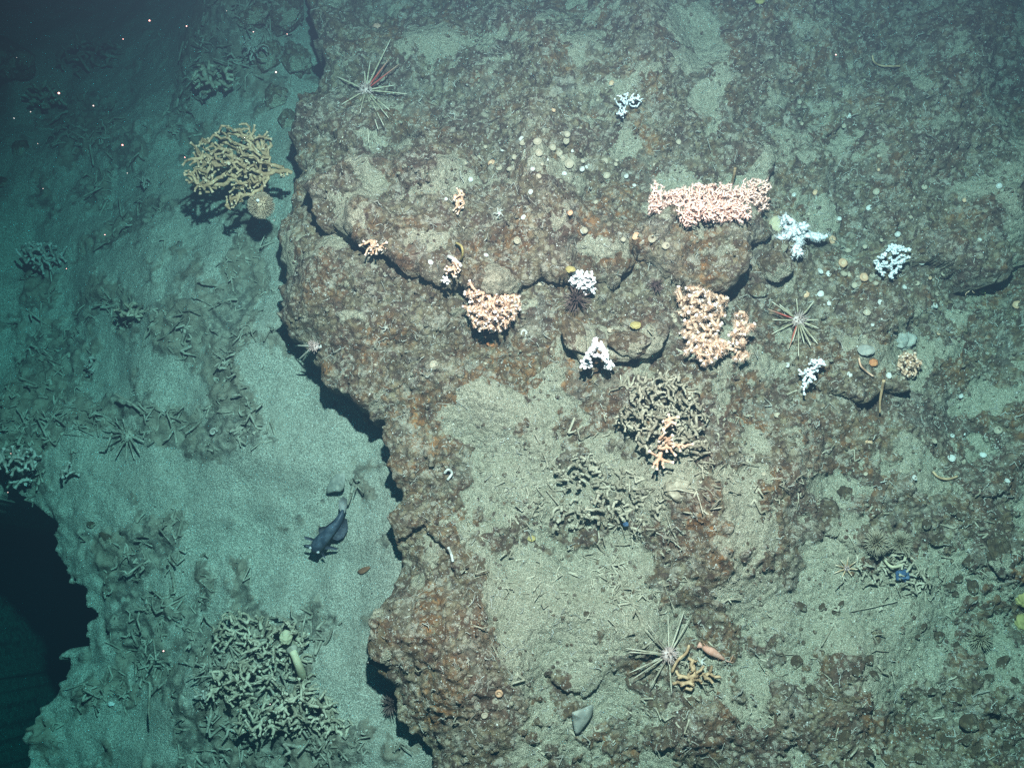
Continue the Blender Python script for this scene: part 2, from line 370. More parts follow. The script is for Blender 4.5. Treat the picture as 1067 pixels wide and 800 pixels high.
ROCK, SEABED = build_terrain()

def bil(us, vs, A, u, v):
    i = np.clip(np.searchsorted(us, u) - 1, 0, len(us) - 2); j = np.clip(np.searchsorted(vs, v) - 1, 0, len(vs) - 2)
    a = np.clip((u - us[i]) / (us[i + 1] - us[i]), 0, 1); b = np.clip((v - vs[j]) / (vs[j + 1] - vs[j]), 0, 1)
    return (A[j, i] * (1 - a) + A[j, i + 1] * a) * (1 - b) + (A[j + 1, i] * (1 - a) + A[j + 1, i + 1] * a) * b
def height(u, v):
    d = bil(ROCK[0], ROCK[1], ROCK[3], u, v)
    return np.where(d > 0, bil(ROCK[0], ROCK[1], ROCK[2], u, v), bil(SEABED[0], SEABED[1], SEABED[2], u, v))
def ground(px, py):
    """the terrain point seen at a photo pixel: arrays u, v, h"""
    d = rays(np.atleast_1d(px), np.atleast_1d(py)); n = len(d)
    t = np.full(n, 1.8); done = np.zeros(n, bool); lo = t.copy()
    for k in range(700):
        q = CAM[None] + d * t[:, None]
        below = (q @ NV) < height(q @ UV_, q @ VV)
        new = below & ~done; done |= below
        lo = np.where(done, lo, t); t = np.where(done, t, t + .01)
        if done.all(): break
    hi = t.copy()
    for k in range(8):
        m = (lo + hi) / 2; q = CAM[None] + d * m[:, None]; b = (q @ NV) < height(q @ UV_, q @ VV)
        hi = np.where(b, m, hi); lo = np.where(b, lo, m)
    q = CAM[None] + d * hi[:, None]
    return q @ UV_, q @ VV, q @ NV
def normal(u, v, e=.03):
    du = (height(u + e, v) - height(u - e, v)) / (2 * e); dv = (height(u, v + e) - height(u, v - e)) / (2 * e)
    du = np.clip(du, -.7, .7); dv = np.clip(dv, -.7, .7)
    n = -np.multiply.outer(du, UV_) - np.multiply.outer(dv, VV) + NV[None]
    return n / np.linalg.norm(n, axis=1)[:, None]

# the water itself
def build_water():
    lo = np.array([-6.0, -6.0, -7.5]); hi = np.array([3.8, 7.6, 5.6])
    c = np.array([[x, y, z] for x in (lo[0], hi[0]) for y in (lo[1], hi[1]) for z in (lo[2], hi[2])])
    F = [(0, 1, 3, 2), (4, 6, 7, 5), (0, 4, 5, 1), (2, 3, 7, 6), (0, 2, 6, 4), (1, 5, 7, 3)]
    m = bpy.data.materials.new('sea_water'); m.use_nodes = True; t = m.node_tree
    t.nodes.remove(t.nodes['Principled BSDF'])
    v = t.nodes.new('ShaderNodeVolumePrincipled'); t.links.new(v.outputs[0], t.nodes['Material Output'].inputs['Volume'])
    v.inputs['Density'].default_value = WATER_DENSITY; v.inputs['Color'].default_value = (*WATER_SCATTER, 1)
    v.inputs['Absorption Color'].default_value = (*WATER_ABSORB, 1); v.inputs['Anisotropy'].default_value = 0.6
    o = bpy.data.objects.new('haze', np_mesh('haze', c, F, m, False)); COL.objects.link(o); o['kind'] = 'stuff'
    o['label'] = 'teal sea water filling the whole scene'
build_water()

# ------------------------------------------------------------------ helpers for things
def tag(o, label, cat, group=None, kind=None):
    if label: o['label'] = label
    if cat: o['category'] = cat
    if group: o['group'] = group
    if kind: o['kind'] = kind
    return o
def thing(name, label, cat, base, group=None):
    o = bpy.data.objects.new(name, None); COL.objects.link(o); o.location = base; o.empty_display_size = .02
    return tag(o, label, cat, group)
def part(name, me, parent=None, loc=None, kind=None):
    o = bpy.data.objects.new(name, me); COL.objects.link(o)
    if parent is not None: o.parent = parent
    if loc is not None: o.location = loc
    if kind: o['kind'] = kind
    return o
def at(px, py, lift=None, h=None):
    """3D point seen at a photo pixel: on the terrain, lifted off it by some metres, or at slope height h"""
    if h is None:
        u, v, hh = ground([px], [py]); h = hh[0] + (lift or 0)
    p = to_plane([(px, py)], h)[0]
    return world(p[:1], p[1:], np.array([h]))[0]
def pxm(p):
    """metres per photo pixel at a point"""
    return float((np.asarray(p) - CAM) @ FWD) / FPX
def nrm(a): return a / np.maximum(np.linalg.norm(a, axis=-1, keepdims=True), 1e-9)
def frames(d):
    d = nrm(d); ref = np.where(np.abs(d[:, 2:3]) < .9, np.array([[0, 0, 1.0]]), np.array([[1.0, 0, 0]]))
    x = nrm(np.cross(ref, d)); return x, np.cross(d, x), d
def tubes(A, B, ra, rb, K=5):
    """separate tapered tubes from A to B: V, F"""
    x, y, d = frames(B - A); n = len(A)
    a = np.arange(K) * 2 * math.pi / K
    ring = x[:, None] * np.cos(a)[None, :, None] + y[:, None] * np.sin(a)[None, :, None]
    V = np.concatenate([A[:, None] + ring * np.asarray(ra)[:, None, None], B[:, None] + ring * np.asarray(rb)[:, None, None]], 1)
    i = np.arange(K); j = (i + 1) % K
    F = np.stack([i, j, j + K, i + K], 1)[None] + (np.arange(n) * 2 * K)[:, None, None]
    return V.reshape(-1, 3), F.reshape(-1, 4)
def lathe_many(P, D, prof, K=8, sc=None):
    """copies of one turned profile [(radius, height), ...] at P along D; also gives each vertex its place along the profile"""
    x, y, d = frames(D); n = len(P); m = len(prof); sc = np.ones(n) if sc is None else sc
    a = np.arange(K) * 2 * math.pi / K
    ring = x[:, None] * np.cos(a)[None, :, None] + y[:, None] * np.sin(a)[None, :, None]
    V = np.stack([P[:, None] + (ring * r + d[:, None] * h) * sc[:, None, None] for r, h in prof], 1)
    i = np.arange(K); j = (i + 1) % K
    F = np.concatenate([np.stack([i, j, j + K, i + K], 1) + k * K for k in range(m - 1)])[None] + (np.arange(n) * m * K)[:, None, None]
    t = np.tile(np.repeat(np.arange(m) / (m - 1), K), n)
    return V.reshape(-1, 3), F.reshape(-1, 4), t
def sweep(pts, rad, K=8, cap=True):
    """one continuous tube along points"""
    P = np.asarray(pts, float); n = len(P); d = np.gradient(P, axis=0); x, y, d = frames(d)
    for i in range(1, n):                                   # carry the frame along
        x[i] = nrm((x[i - 1] - d[i] * (x[i - 1] @ d[i]))[None])[0]; y[i] = np.cross(d[i], x[i])
    a = np.arange(K) * 2 * math.pi / K; rad = np.broadcast_to(np.asarray(rad, float), (n,))
    V = (P[:, None] + (x[:, None] * np.cos(a)[None, :, None] + y[:, None] * np.sin(a)[None, :, None]) * rad[:, None, None]).reshape(-1, 3)
    i = np.arange(K); j = (i + 1) % K
    F = np.concatenate([np.stack([i, j, j + K, i + K], 1) + k * K for k in range(n - 1)])
    if cap:
        V = np.concatenate([V, P[:1], P[-1:]]); c0 = n * K
        F = np.concatenate([F, np.stack([j, i, np.full(K, c0), np.full(K, c0)], 1), np.stack([i + (n - 1) * K, j + (n - 1) * K, np.full(K, c0 + 1), np.full(K, c0 + 1)], 1)])
    return V, F
def mesh_of(name, V, F, mat, tip=None, smooth=True):
    F = np.asarray(F)
    if F.shape[1] == 4 and (F[:, 2] == F[:, 3]).any():       # triangles written as quads
        q = F[F[:, 2] != F[:, 3]]; t = F[F[:, 2] == F[:, 3]][:, :3]
        F = np.concatenate([q[:, [0, 1, 2]], q[:, [0, 2, 3]], t])
    me = np_mesh(name, V, F, mat, smooth)
    if tip is not None:
        a = me.attributes.new('tip', 'FLOAT', 'POINT'); a.data.foreach_set('value', np.asarray(tip, np.float32))
    return me
def curve(ctrl, n=12):
    """smooth line through control points"""
    P = np.asarray(ctrl, float); m = len(P); t = np.linspace(0, m - 1, n); i = np.clip(t.astype(int), 0, m - 2); f = (t - i)[:, None]
    p0 = P[np.maximum(i - 1, 0)]; p1 = P[i]; p2 = P[i + 1]; p3 = P[np.minimum(i + 2, m - 1)]
    return .5 * (2 * p1 + (p2 - p0) * f + (2 * p0 - 5 * p1 + 4 * p2 - p3) * f ** 2 + (3 * p1 - p0 - 3 * p2 + p3) * f ** 3)

_t = (1 + 5 ** .5) / 2
ICO_V = nrm(np.array([(-1, _t, 0), (1, _t, 0), (-1, -_t, 0), (1, -_t, 0), (0, -1, _t), (0, 1, _t), (0, -1, -_t), (0, 1, -_t), (_t, 0, -1), (_t, 0, 1), (-_t, 0, -1), (-_t, 0, 1)], float))
ICO_F = np.array([(0, 11, 5), (0, 5, 1), (0, 1, 7), (0, 7, 10), (0, 10, 11), (1, 5, 9), (5, 11, 4), (11, 10, 2), (10, 7, 6), (7, 1, 8), (3, 9, 4), (3, 4, 2), (3, 2, 6), (3, 6, 8), (3, 8, 9), (4, 9, 5), (2, 4, 11), (6, 2, 10), (8, 6, 7), (9, 8, 1)])
def ico(sub):
    V, F = ICO_V.copy(), ICO_F.copy()
    for _ in range(sub):
        e = {}; V = list(map(tuple, V)); NF = []
        def mid(a, b):
            k = (min(a, b), max(a, b))
            if k not in e:
                p = np.array(V[a]) + np.array(V[b]); V.append(tuple(p / np.linalg.norm(p))); e[k] = len(V) - 1
            return e[k]
        for a, b, c in F:
            x, y, z = mid(a, b), mid(b, c), mid(c, a); NF += [(a, x, z), (b, y, x), (c, z, y), (x, y, z)]
        V, F = np.array(V), np.array(NF)
    return V, F
ICO = {k: ico(k) for k in range(6)}
def lump(sub, amp, f, seed, cuts=0):
    """a rough closed blob of about unit radius; cuts flatten it into facets"""
    V, F = ICO[sub]; V = V.copy(); r = np.random.default_rng(seed)
    n = perlin(V[:, 0] * f + seed, V[:, 1] * f + V[:, 2] * 1.7 * f, seed) + perlin(V[:, 2] * f - seed, V[:, 0] * f + 5, seed + 3)
    n2 = perlin(V[:, 0] * f * 3 + seed, V[:, 1] * f * 3 + V[:, 2] * 4 * f, seed + 8)
    V = V * (1 + amp * n + .3 * amp * n2)[:, None]
    if sub > 3:
        for ff, aa in ((9, .035), (19, .028), (38, .018)): V = V * (1 + aa * (perlin(V[:, 0] * ff, V[:, 1] * ff + V[:, 2] * 13, seed + ff) + perlin(V[:, 2] * ff, V[:, 0] * ff - V[:, 1] * 7, seed + ff + 1)))[:, None]
    for _ in range(cuts):
        d = nrm(r.normal(size=(1, 3)))[0]; c = r.uniform(.55, .85); k = V @ d - c; V = V - np.where(k > 0, k, 0)[:, None] * d * .9
    return V, F

# ------------------------------------------------------------------ more materials
def plain(name, a, b, scale=40, tip=None, bump=.3, dist=.003, rough=.7, ramp=(.4, .62), tipr=(.55, .95)):
    n = NT(name); c = n.mix(n.ramp(n.noise(scale, 4, .65), *ramp), a, b)
    if tip: c = n.mix(n.ramp(n.attr('tip'), *tipr), c, tip)
    n.b.inputs['Roughness'].default_value = rough
    n.bump(n.noise(scale * 4, 3, .7), bump, dist)
    return n.color(c)
M_PINK = plain('pink_coral', (.62, .33, .24), (.74, .48, .37), 60, (.85, .73, .65), tipr=(.2, .9))
M_PEACH = plain('peach_coral', (.48, .31, .20), (.60, .43, .30), 50, (.88, .84, .76), tipr=(.46, .80))
M_PEACH2 = plain('dull_peach_coral', (.42, .26, .16), (.50, .35, .24), 50, (.72, .66, .55), tipr=(.4, .95))
M_WHITE = plain('white_coral', (.60, .62, .60), (.72, .74, .72), 50, (.78, .79, .77))
M_BLUEW = plain('blue_white_coral', (.48, .52, .52), (.62, .66, .65), 60, (.72, .75, .74))
M_TAN = plain('tan_coral', (.24, .160, .085), (.40, .29, .165), 40, (.60, .50, .35), tipr=(.4, .9))
M_GREYC = plain('grey_coral', (.17, .17, .135), (.29, .30, .25), 40, (.44, .45, .39), tipr=(.4, .95))
M_DEAD = plain('dead_coral', (.12, .12, .088), (.23, .235, .18), 30, (.34, .33, .26), bump=.6, dist=.006)
M_DEADT = plain('silted_coral', (.17, .16, .11), (.32, .31, .225), 26, (.37, .36, .27), bump=.6, dist=.006)
M_SPINE = plain('spine', (.22, .20, .125), (.34, .33, .23), 60, (.42, .41, .31))
M_SPINEW = plain('pale_spine', (.45, .44, .34), (.60, .60, .50), 60)
M_SPINER = plain('red_spine', (.28, .045, .035), (.34, .09, .06), 60, (.30, .22, .15), tipr=(.4, 1))
M_TEST = plain('urchin_test', (.26, .20, .17), (.42, .36, .32), 90)
M_URCH = plain('round_urchin', (.34, .24, .15), (.44, .34, .23), 60, (.46, .36, .25))
M_FISH = plain('fish_skin', (.015, .025, .036), (.040, .058, .075), 30, rough=.45, bump=.1)
M_FIN = plain('fish_fin', (.022, .028, .038), (.050, .060, .070), 60)
M_TAILF = plain('pale_tail', (.12, .13, .12), (.18, .19, .17), 60)
M_EYE = plain('fish_eye', (.25, .27, .27), (.35, .36, .35), 20, rough=.2)
M_YEL = plain('yellow_sponge', (.22, .19, .07), (.30, .26, .10), 40, bump=.6)
M_PALEY = plain('pale_sponge', (.27, .27, .17), (.36, .35, .23), 30)
M_ORG = plain('orange_sponge', (.30, .12, .05), (.40, .19, .08), 40, bump=.6)
M_BLUE = plain('blue_sponge', (.02, .05, .095), (.05, .10, .16), 60)
M_CREAM = plain('cup_coral', (.19, .17, .115), (.32, .30, .215), 70, (.34, .30, .22), tipr=(.5, 1))
M_CREAM2 = plain('orange_cup_coral', (.34, .21, .12), (.44, .30, .18), 70, (.48, .37, .24), tipr=(.5, 1))
M_CUPW = plain('white_cup_coral', (.30, .32, .28), (.42, .44, .39), 70, (.46, .48, .43))
M_DARKAN = plain('dark_anemone', (.035, .022, .020), (.075, .050, .042), 60, (.12, .085, .07))
M_OLIVE = plain('olive_anemone', (.13, .115, .065), (.20, .18, .11), 50, (.24, .23, .16))
M_GREYP = plain('grey_sponge', (.16, .18, .15), (.25, .27, .22), 40, bump=.4)
M_SHELLW = plain('white_shell', (.60, .62, .58), (.75, .76, .72), 60)
M_BROWN = plain('brown_shell', (.11, .055, .03), (.17, .09, .05), 50)
M_SALMON = plain('salmon_shell', (.36, .19, .13), (.44, .26, .19), 50)
M_STONE = rock_material('loose_stone', False, .62)
M_BOULDER = rock_material('boulder_crust', False, .9)
M_SNOW = plain('drifting_specks', (.35, .32, .28), (.5, .48, .44), 20)

# ------------------------------------------------------------------ branching corals
def grow(att, root, step, rng, jitter=.25, kill=1.15, lim=260):
    """space colonisation: nodes and parents of a branching tree that fills the points"""
    N = list(np.atleast_2d(np.asarray(root, float))); par = [-1] * len(N)
    alive = np.ones(len(att), bool); dm = np.linalg.norm(att[:, None] - np.array(N)[None], axis=2); near = dm.argmin(1); nd = dm.min(1)
    kill = step * kill
    for it in range(lim):
        if not alive.any(): break
        idx = np.where(alive)[0]
        dirs = nrm(att[idx] - np.array(N)[near[idx]])
        src = np.unique(near[idx]); acc = np.zeros((len(N), 3)); np.add.at(acc, near[idx], dirs)
        new = []
        for s_ in src:
            d = acc[s_]; l = np.linalg.norm(d)
            if l < 1e-6: continue
            d = d / l + jitter * rng.normal(size=3); d /= np.linalg.norm(d)
            new.append((s_, N[s_] + d * step))
        if not new: break
        for s_, p in new:
            N.append(p); par.append(s_); k = len(N) - 1
            dd = np.linalg.norm(att - p, axis=1); b = dd < nd; nd[b] = dd[b]; near[b] = k
        alive &= nd > kill
    return np.array(N), np.array(par)

POLYP = [(.45, 0), (.50, 1.0), (.66, 2.1), (.95, 3.0), (.70, 3.02), (.2, 2.85)]
KNOB = [(.75, 0), (1.0, .45), (.85, .95), (.35, 1.2), (.02, 1.22)]
def coral(name, label, root, env, mat, n_att=300, step=.010, rtip=.003, rmax=.012, power=.40, polyp=None, seed=1, density=.25, root_h=None, group=None, cat='coral', K=5, jitter=.32, fuzz=0, roots=1, kill=1.15):
    """env: ellipsoids (x px, y px, rx px, ry px, lift m, rz m, weight); lift is above the ground seen there, or None + absolute height as an 8th value"""
    rng = np.random.default_rng(seed)
    R = at(*root) if root_h is None else at(*root, h=root_h)
    pts = []; W = np.array([e[6] for e in env], float); W /= W.sum()
    for e, w_ in zip(env, W):
        c = at(e[0], e[1], e[4]) if len(e) < 8 else at(e[0], e[1], h=e[7])
        s = pxm(c); k = max(6, int(n_att * w_))
        q = nrm(rng.normal(size=(k, 3))) * (rng.random((k, 1)) ** .38)
        pts.append(c[None] + q[:, :1] * e[2] * s * RGT + q[:, 1:2] * e[3] * s * UPV + q[:, 2:] * e[5] * -FWD)
    att = np.concatenate(pts)
    if root_h is None:                                       # nothing grows into the rock
        hh = att @ NV; g = height(att @ UV_, att @ VV); att += NV[None] * np.maximum(0, g + .008 - hh)[:, None]
    RR = (R - .012 * NV)[None]
    if roots > 1:
        b = att[rng.choice(len(att), roots - 1)]; RR = np.concatenate([RR, b + NV[None] * (height(b @ UV_, b @ VV) - b @ NV - .006)[:, None]])
    N, par = grow(att, RR, step, rng, jitter, kill)
    kids = np.bincount(par[roots:], minlength=len(N)); leaves = np.where(kids == 0, 1.0, 0.0)
    for i in range(len(N) - 1, roots - 1, -1): leaves[par[i]] += leaves[i]
    rad = np.minimum(rtip * np.maximum(leaves, 1) ** power, rmax)
    t = thing(name, label, cat, R, group)
    c = np.arange(roots, len(N)); P = N[par[c]]; C = N[c]
    ra = np.minimum(rad[par[c]], rad[c] * 1.5); d = nrm(C - P)
    V, F = tubes(P - R - d * (ra * .3)[:, None], C - R + d * (rad[c] * .45)[:, None], ra, rad[c], K)
    depth = np.repeat(np.clip(1 - (leaves[c] - 1) / 6, 0, 1) * .42, 2 * K)
    part('branches', mesh_of('branches', V, F, mat, depth), t, kind='stuff' if roots > 20 else None)
    if polyp:
        prof, size, lo = polyp
        sel = np.where((kids == 0) | (rng.random(len(N)) < density))[0]; sel = sel[sel >= roots]
        d = nrm(N[sel] - N[par[sel]])
        side = (kids[sel] > 0)[:, None]; d = nrm(d + rng.normal(size=d.shape) * np.where(side, .8, .25) - np.where(side, .35, .1) * -FWD - .25 * UPV); d = nrm(d - np.outer(d @ FWD * .75, FWD))
        sz = size * rng.uniform(.7, 1.25, len(sel))
        V, F, tt = lathe_many(N[sel] - R - d * (sz * .2)[:, None], d, prof, 7, sz)
        part('polyps', mesh_of('polyps', V, F, mat, lo + (1 - lo) * tt), t, kind='stuff')
        if fuzz:                                             # soft tentacles round each polyp
            k = fuzz; tip = N[sel] - R + d * (sz * rng.uniform(-.5, 1.6, len(sz)))[:, None]
            A = np.repeat(tip, k, 0); dd = np.repeat(d, k, 0); s2 = np.repeat(sz, k)
            q = nrm(dd * .6 + rng.normal(size=A.shape) * .7); A = A + q * (s2 * .5)[:, None]
            V, F = tubes(A, A + q * (s2 * rng.uniform(.9, 2.4, len(A)))[:, None], s2 * .10, s2 * .04, 3)
            part('tentacles', mesh_of('tentacles', V, F, mat, np.tile(np.repeat([.2, .6], 3), len(V) // 6)), t, kind='stuff')
    return t

def build_corals():
    lob = (POLYP, .0062, .35)
    coral('stony_coral', 'wide dense pink bushy coral on the boulder, the pinkest and broadest colony', (745, 196), [(742, 206, 54, 15, .085, .05, 5), (700, 208, 26, 10, .08, .04, 1.2), (684, 196, 8, 6, .08, .02, .2), (682, 218, 8, 6, .07, .02, .25), (718, 228, 10, 9, .07, .02, .5), (728, 220, 24, 10, .08, .03, 1.1), (774, 222, 11, 11, .07, .02, .5), (758, 220, 22, 11, .08, .03, 1.1), (788, 196, 17, 12, .09, .04, 1), (790, 214, 12, 8, .08, .03, .4), (748, 224, 12, 8, .07, .03, .4)], M_PINK, 2300, .0080, .0023, .0060, .26, (KNOB, .0032, .2), 3, .45, roots=8, kill=1.0, jitter=.6, fuzz=12)
    coral('stony_coral', 'peach coral of two lobes with long white trumpet polyps below the pink colony', (738, 300), [(730, 333, 27, 35, .10, .055, 3), (771, 348, 14, 27, .09, .045, 1.3), (720, 310, 18, 14, .09, .04, .8), (736, 364, 20, 13, .08, .03, .8), (745, 315, 15, 12, .10, .04, .5)], M_PEACH, 400, .0120, .0050, .010, .22, (POLYP, .0060, .2), 5, .40, fuzz=64, roots=6, jitter=.5, kill=1.55)
    coral('stony_coral', 'compact rounded peach coral with white tips under the long dark ledge', (508, 304), [(512, 322, 26, 22, .10, .06, 4), (494, 304, 9, 10, .09, .03, .4), (532, 314, 11, 10, .10, .03, .5)], M_PEACH, 620, .0105, .0044, .009, .22, (POLYP, .0046, .25), 8, .45, fuzz=44, roots=6, jitter=.5, kill=1.2)
    coral('stony_coral', 'small pale peach coral on the lip of the long ledge', (390, 250), [(388, 257, 13, 9, .04, .02, 2), (398, 262, 8, 5, .04, .02, .7)], M_PEACH2, 70, .009, .0032, .009, .36, (POLYP, .0045, .3), 12, .5)
    coral('stony_coral', 'narrow upright peach coral clump on bare rock above the ledge', (478, 196), [(478, 209, 6, 15, .035, .02, 2)], M_PEACH2, 60, .009, .0032, .009, .36, (POLYP, .0045, .3), 14, .5)
    coral('stony_coral', 'tiny cream coral tuft beside a pale worm tube at the ledge', (474, 268), [(472, 280, 7, 9, .04, .02, 2)], M_PEACH2, 40, .008, .003, .008, .36, (POLYP, .004, .3), 15, .5)
    coral('stony_coral', 'tiny white coral sprig just under the lip next to a cream tuft', (464, 288), [(463, 292, 6, 4, .05, .02, 2)], M_WHITE, 34, .007, .003, .007, .36, (KNOB, .004, .3), 16, .5)
    coral('stony_coral', 'tan peach coral lump at the end of the small right ledge', (946, 368), [(946, 380, 14, 14, .055, .035, 3)], M_PEACH2, 190, .0095, .0036, .012, .36, (KNOB, .005, .3), 18, .5, fuzz=6)
    coral('stony_coral', 'bright white knobbly coral fan beside a yellow sponge on the ledge', (600, 284), [(607, 292, 15, 11, .06, .03, 3), (615, 301, 8, 7, .05, .02, .7)], M_WHITE, 330, .0075, .0036, .007, .28, (KNOB, .0042, .2), 20, .5)
    coral('stony_coral', 'white coral hanging in two finger-like trunks below the small boulder', (622, 353), [(610, 379, 7, 6, .07, .02, 1.2), (634, 381, 6, 6, .07, .02, 1), (613, 370, 4, 7, .085, .012, .6), (618, 360, 3.5, 7, .095, .012, .5), (630, 371, 3, 8, .085, .012, .5), (625, 360, 3, 7, .095, .012, .4)], M_WHITE, 260, .0075, .0044, .0095, .30, (KNOB, .0046, .2), 22, .5)
    coral('soft_coral', 'fluffy bluish white coral spreading four arms at a round pale sponge', (830, 240), [(832, 242, 14, 11, .05, .025, 3), (819, 230, 6, 7, .05, .02, .8), (851, 247, 12, 5, .05, .02, 1), (832, 261, 5, 8, .045, .02, .7), (815, 246, 7, 3, .04, .02, .4)], M_BLUEW, 260, .009, .0060, .011, .28, (KNOB, .0058, .3), 24, .6, fuzz=12)
    coral('stony_coral', 'thin spindly white coral high on the rock between silt patches', (650, 112), [(655, 104, 17, 9, .04, .02, 3), (648, 117, 6, 8, .035, .02, 1)], M_BLUEW, 220, .0085, .0024, .005, .30, (KNOB, .0030, .2), 26, .3)
    coral('stony_coral', 'white feather-shaped coral pointing downhill below a pencil urchin', (858, 374), [(846, 387, 6, 13, .05, .018, 2), (853, 379, 8, 5, .05, .018, 1), (838, 402, 3, 10, .05, .012, .8), (836, 388, 5, 4, .045, .012, .4)], M_BLUEW, 210, .0078, .0034, .009, .36, (KNOB, .0042, .2), 28, .5)
    ln = [((912, 274), (932, 255)), ((914, 281), (941, 256)), ((918, 286), (948, 259)), ((927, 290), (946, 267))]
    coral('stony_coral', 'bluish white coral of slanting finger-like rows at a crack', (926, 278), [(a[0] + (b[0] - a[0]) * f, a[1] + (b[1] - a[1]) * f, 3.2, 2.0, .045, .012, 1) for a, b in ln for f in (.05, .28, .5, .72, .95)], M_BLUEW, 420, .0068, .0034, .0062, .24, (KNOB, .0040, .2), 29, .6, roots=5, kill=.95)
    # the big tan colony that hangs out from the outcrop's left edge
    H = -.08
    coral('stony_coral', 'large tan bushy coral jutting from the left edge of the outcrop', (302, 178), [(245, 170, 40, 17, 0, .07, 4, H), (222, 160, 24, 22, 0, .07, 2, H), (248, 142, 30, 15, 0, .06, 1.5, H), (212, 195, 14, 9, 0, .04, .6, H), (241, 208, 8, 14, 0, .04, .5, H), (205, 180, 13, 12, 0, .05, .9, H), (270, 150, 14, 14, 0, .05, .8, H), (262, 192, 20, 10, 0, .05, .9, H)], M_TAN, 800, .0140, .0044, .0080, .24, (POLYP, .0052, .2), 31, .30, kill=1.25, root_h=-.10, jitter=.55)
    # colonies scattered over the sand slope
    coral('stony_coral', 'grey branching coral standing alone at the far left of the sand slope', (42, 276), [(42, 266, 24, 15, .10, .07, 3)], M_GREYC, 220, .020, .0062, .013, .30, (POLYP, .0065, .2), 33, .3)
    coral('stony_coral', 'pale branching coral on the rim above the dark hollow', (22, 500), [(18, 480, 22, 16, .10, .07, 3), (22, 500, 14, 10, .06, .05, .6)], M_GREYC, 170, .019, .006, .013, .30, (POLYP, .0065, .2), 35, .3)
    coral('stony_coral', 'little pale coral sprig right beside the hollow rim colony', (70, 500), [(70, 492, 9, 7, .06, .04, 1)], M_GREYC, 44, .017, .0058, .011, .30, (POLYP, .006, .2), 36, .3)
    coral('stony_coral', 'brown bushy coral on the mound above the tan colony', (226, 95), [(222, 82, 26, 18, .09, .06, 3)], M_DEADT, 240, .019, .006, .014, .30, None, 37)
    coral('stony_coral', 'thin pale grey coral net at the top of the mound', (265, 62), [(264, 52, 18, 14, .08, .05, 3)], M_GREYC, 120, .017, .0026, .006, .26, None, 38)
    coral('stony_coral', 'dim dark branching coral in the dark upper left', (50, 112), [(45, 98, 26, 16, .10, .06, 3)], M_DEADT, 150, .021, .006, .013, .30, None, 39)
    coral('stony_coral', 'dim thin coral bush beyond the fallen boulder', (100, 40), [(95, 58, 40, 26, .12, .08, 3)], M_DEAD, 200, .024, .006, .014, .30, None, 40)
    coral('stony_coral', 'faint grey coral tuft on dark debris left of the tan colony', (152, 195), [(151, 188, 9, 8, .06, .04, 1)], M_GREYC, 50, .015, .003, .007, .28, None, 41)
    coral('stony_coral', 'grey coral rosette with a pale heart on the mid sand slope', (137, 330), [(137, 325, 24, 10, .05, .04, 2)], M_DEADT, 120, .018, .0055, .013, .30, None, 42)
    coral('stony_coral', 'forked grey coral twig lying on the left sand', (95, 385), [(93, 382, 10, 14, .04, .03, 2)], M_GREYC, 40, .017, .005, .009, .30, None, 43)
    # dead frameworks
    coral('dead_coral', 'dead coral framework with dark gaps below the peach two-lobed coral', (690, 420), [(688, 412, 34, 26, .05, .035, 3), (712, 432, 26, 20, .05, .03, 1.5), (660, 432, 20, 18, .045, .03, 1), (690, 452, 34, 24, .05, .03, 2), (725, 465, 16, 16, .04, .025, .6)], M_DEADT, 760, .0115, .0046, .0085, .20, (POLYP, .0042, .1), 50, .12, cat='coral', roots=30, jitter=.8, kill=1.3)
    coral('stony_coral', 'pale orange living sprigs growing out of the dead framework', (697, 440), [(692, 462, 12, 18, .085, .02, 2), (686, 480, 9, 10, .075, .02, 1), (710, 465, 7, 5, .08, .015, .5), (700, 440, 14, 7, .085, .02, .8)], M_PEACH2, 90, .012, .0042, .009, .30, (POLYP, .0052, .3), 52, .3)
    coral('dead_coral', 'big dead coral framework heaped on the sand slope beside a tube sponge', (296, 715), [(290, 690, 40, 44, .06, .05, 3), (250, 660, 34, 24, .05, .04, 2), (250, 710, 34, 26, .05, .04, 2), (315, 735, 34, 26, .06, .05, 2), (285, 750, 46, 20, .05, .04, 1.6), (345, 755, 24, 18, .04, .03, .8)], M_DEADT, 1150, .0140, .0046, .0110, .24, (POLYP, .0050, .1), 54, .12, roots=40, jitter=.8, kill=1.35)
    coral('stony_coral', 'few pale coral polyps at the tip of the heaped dead framework', (214, 722), [(213, 724, 8, 5, .05, .02, 1)], M_GREYC, 24, .012, .004, .007, .26, (POLYP, .005, .2), 55, .5)
    coral('dead_coral', 'low dead coral mat with dark gaps on the middle sand patch', (630, 520), [(615, 495, 42, 20, .025, .02, 2), (650, 530, 46, 26, .025, .02, 2), (600, 540, 30, 20, .02, .02, 1)], M_DEADT, 460, .0120, .0048, .007, .13, (KNOB, .0052, .1), 56, .1, roots=60, jitter=.8, kill=1.35)
    coral('dead_coral', 'dead coral mat under the two olive anemones', (925, 590), [(925, 590, 38, 26, .022, .02, 2), (950, 605, 22, 18, .02, .02, 1)], M_DEADT, 220, .0130, .0040, .007, .15, (POLYP, .0040, .1), 57, .1, roots=34, jitter=.8, kill=1.35)
    coral('dead_coral', 'dead coral tangle on sand beside the spread pencil urchin', (728, 705), [(728, 700, 26, 16, .03, .02, 2), (716, 712, 18, 8, .03, .02, 1)], M_TAN, 120, .013, .0045, .009, .26, None, 58)
build_corals()

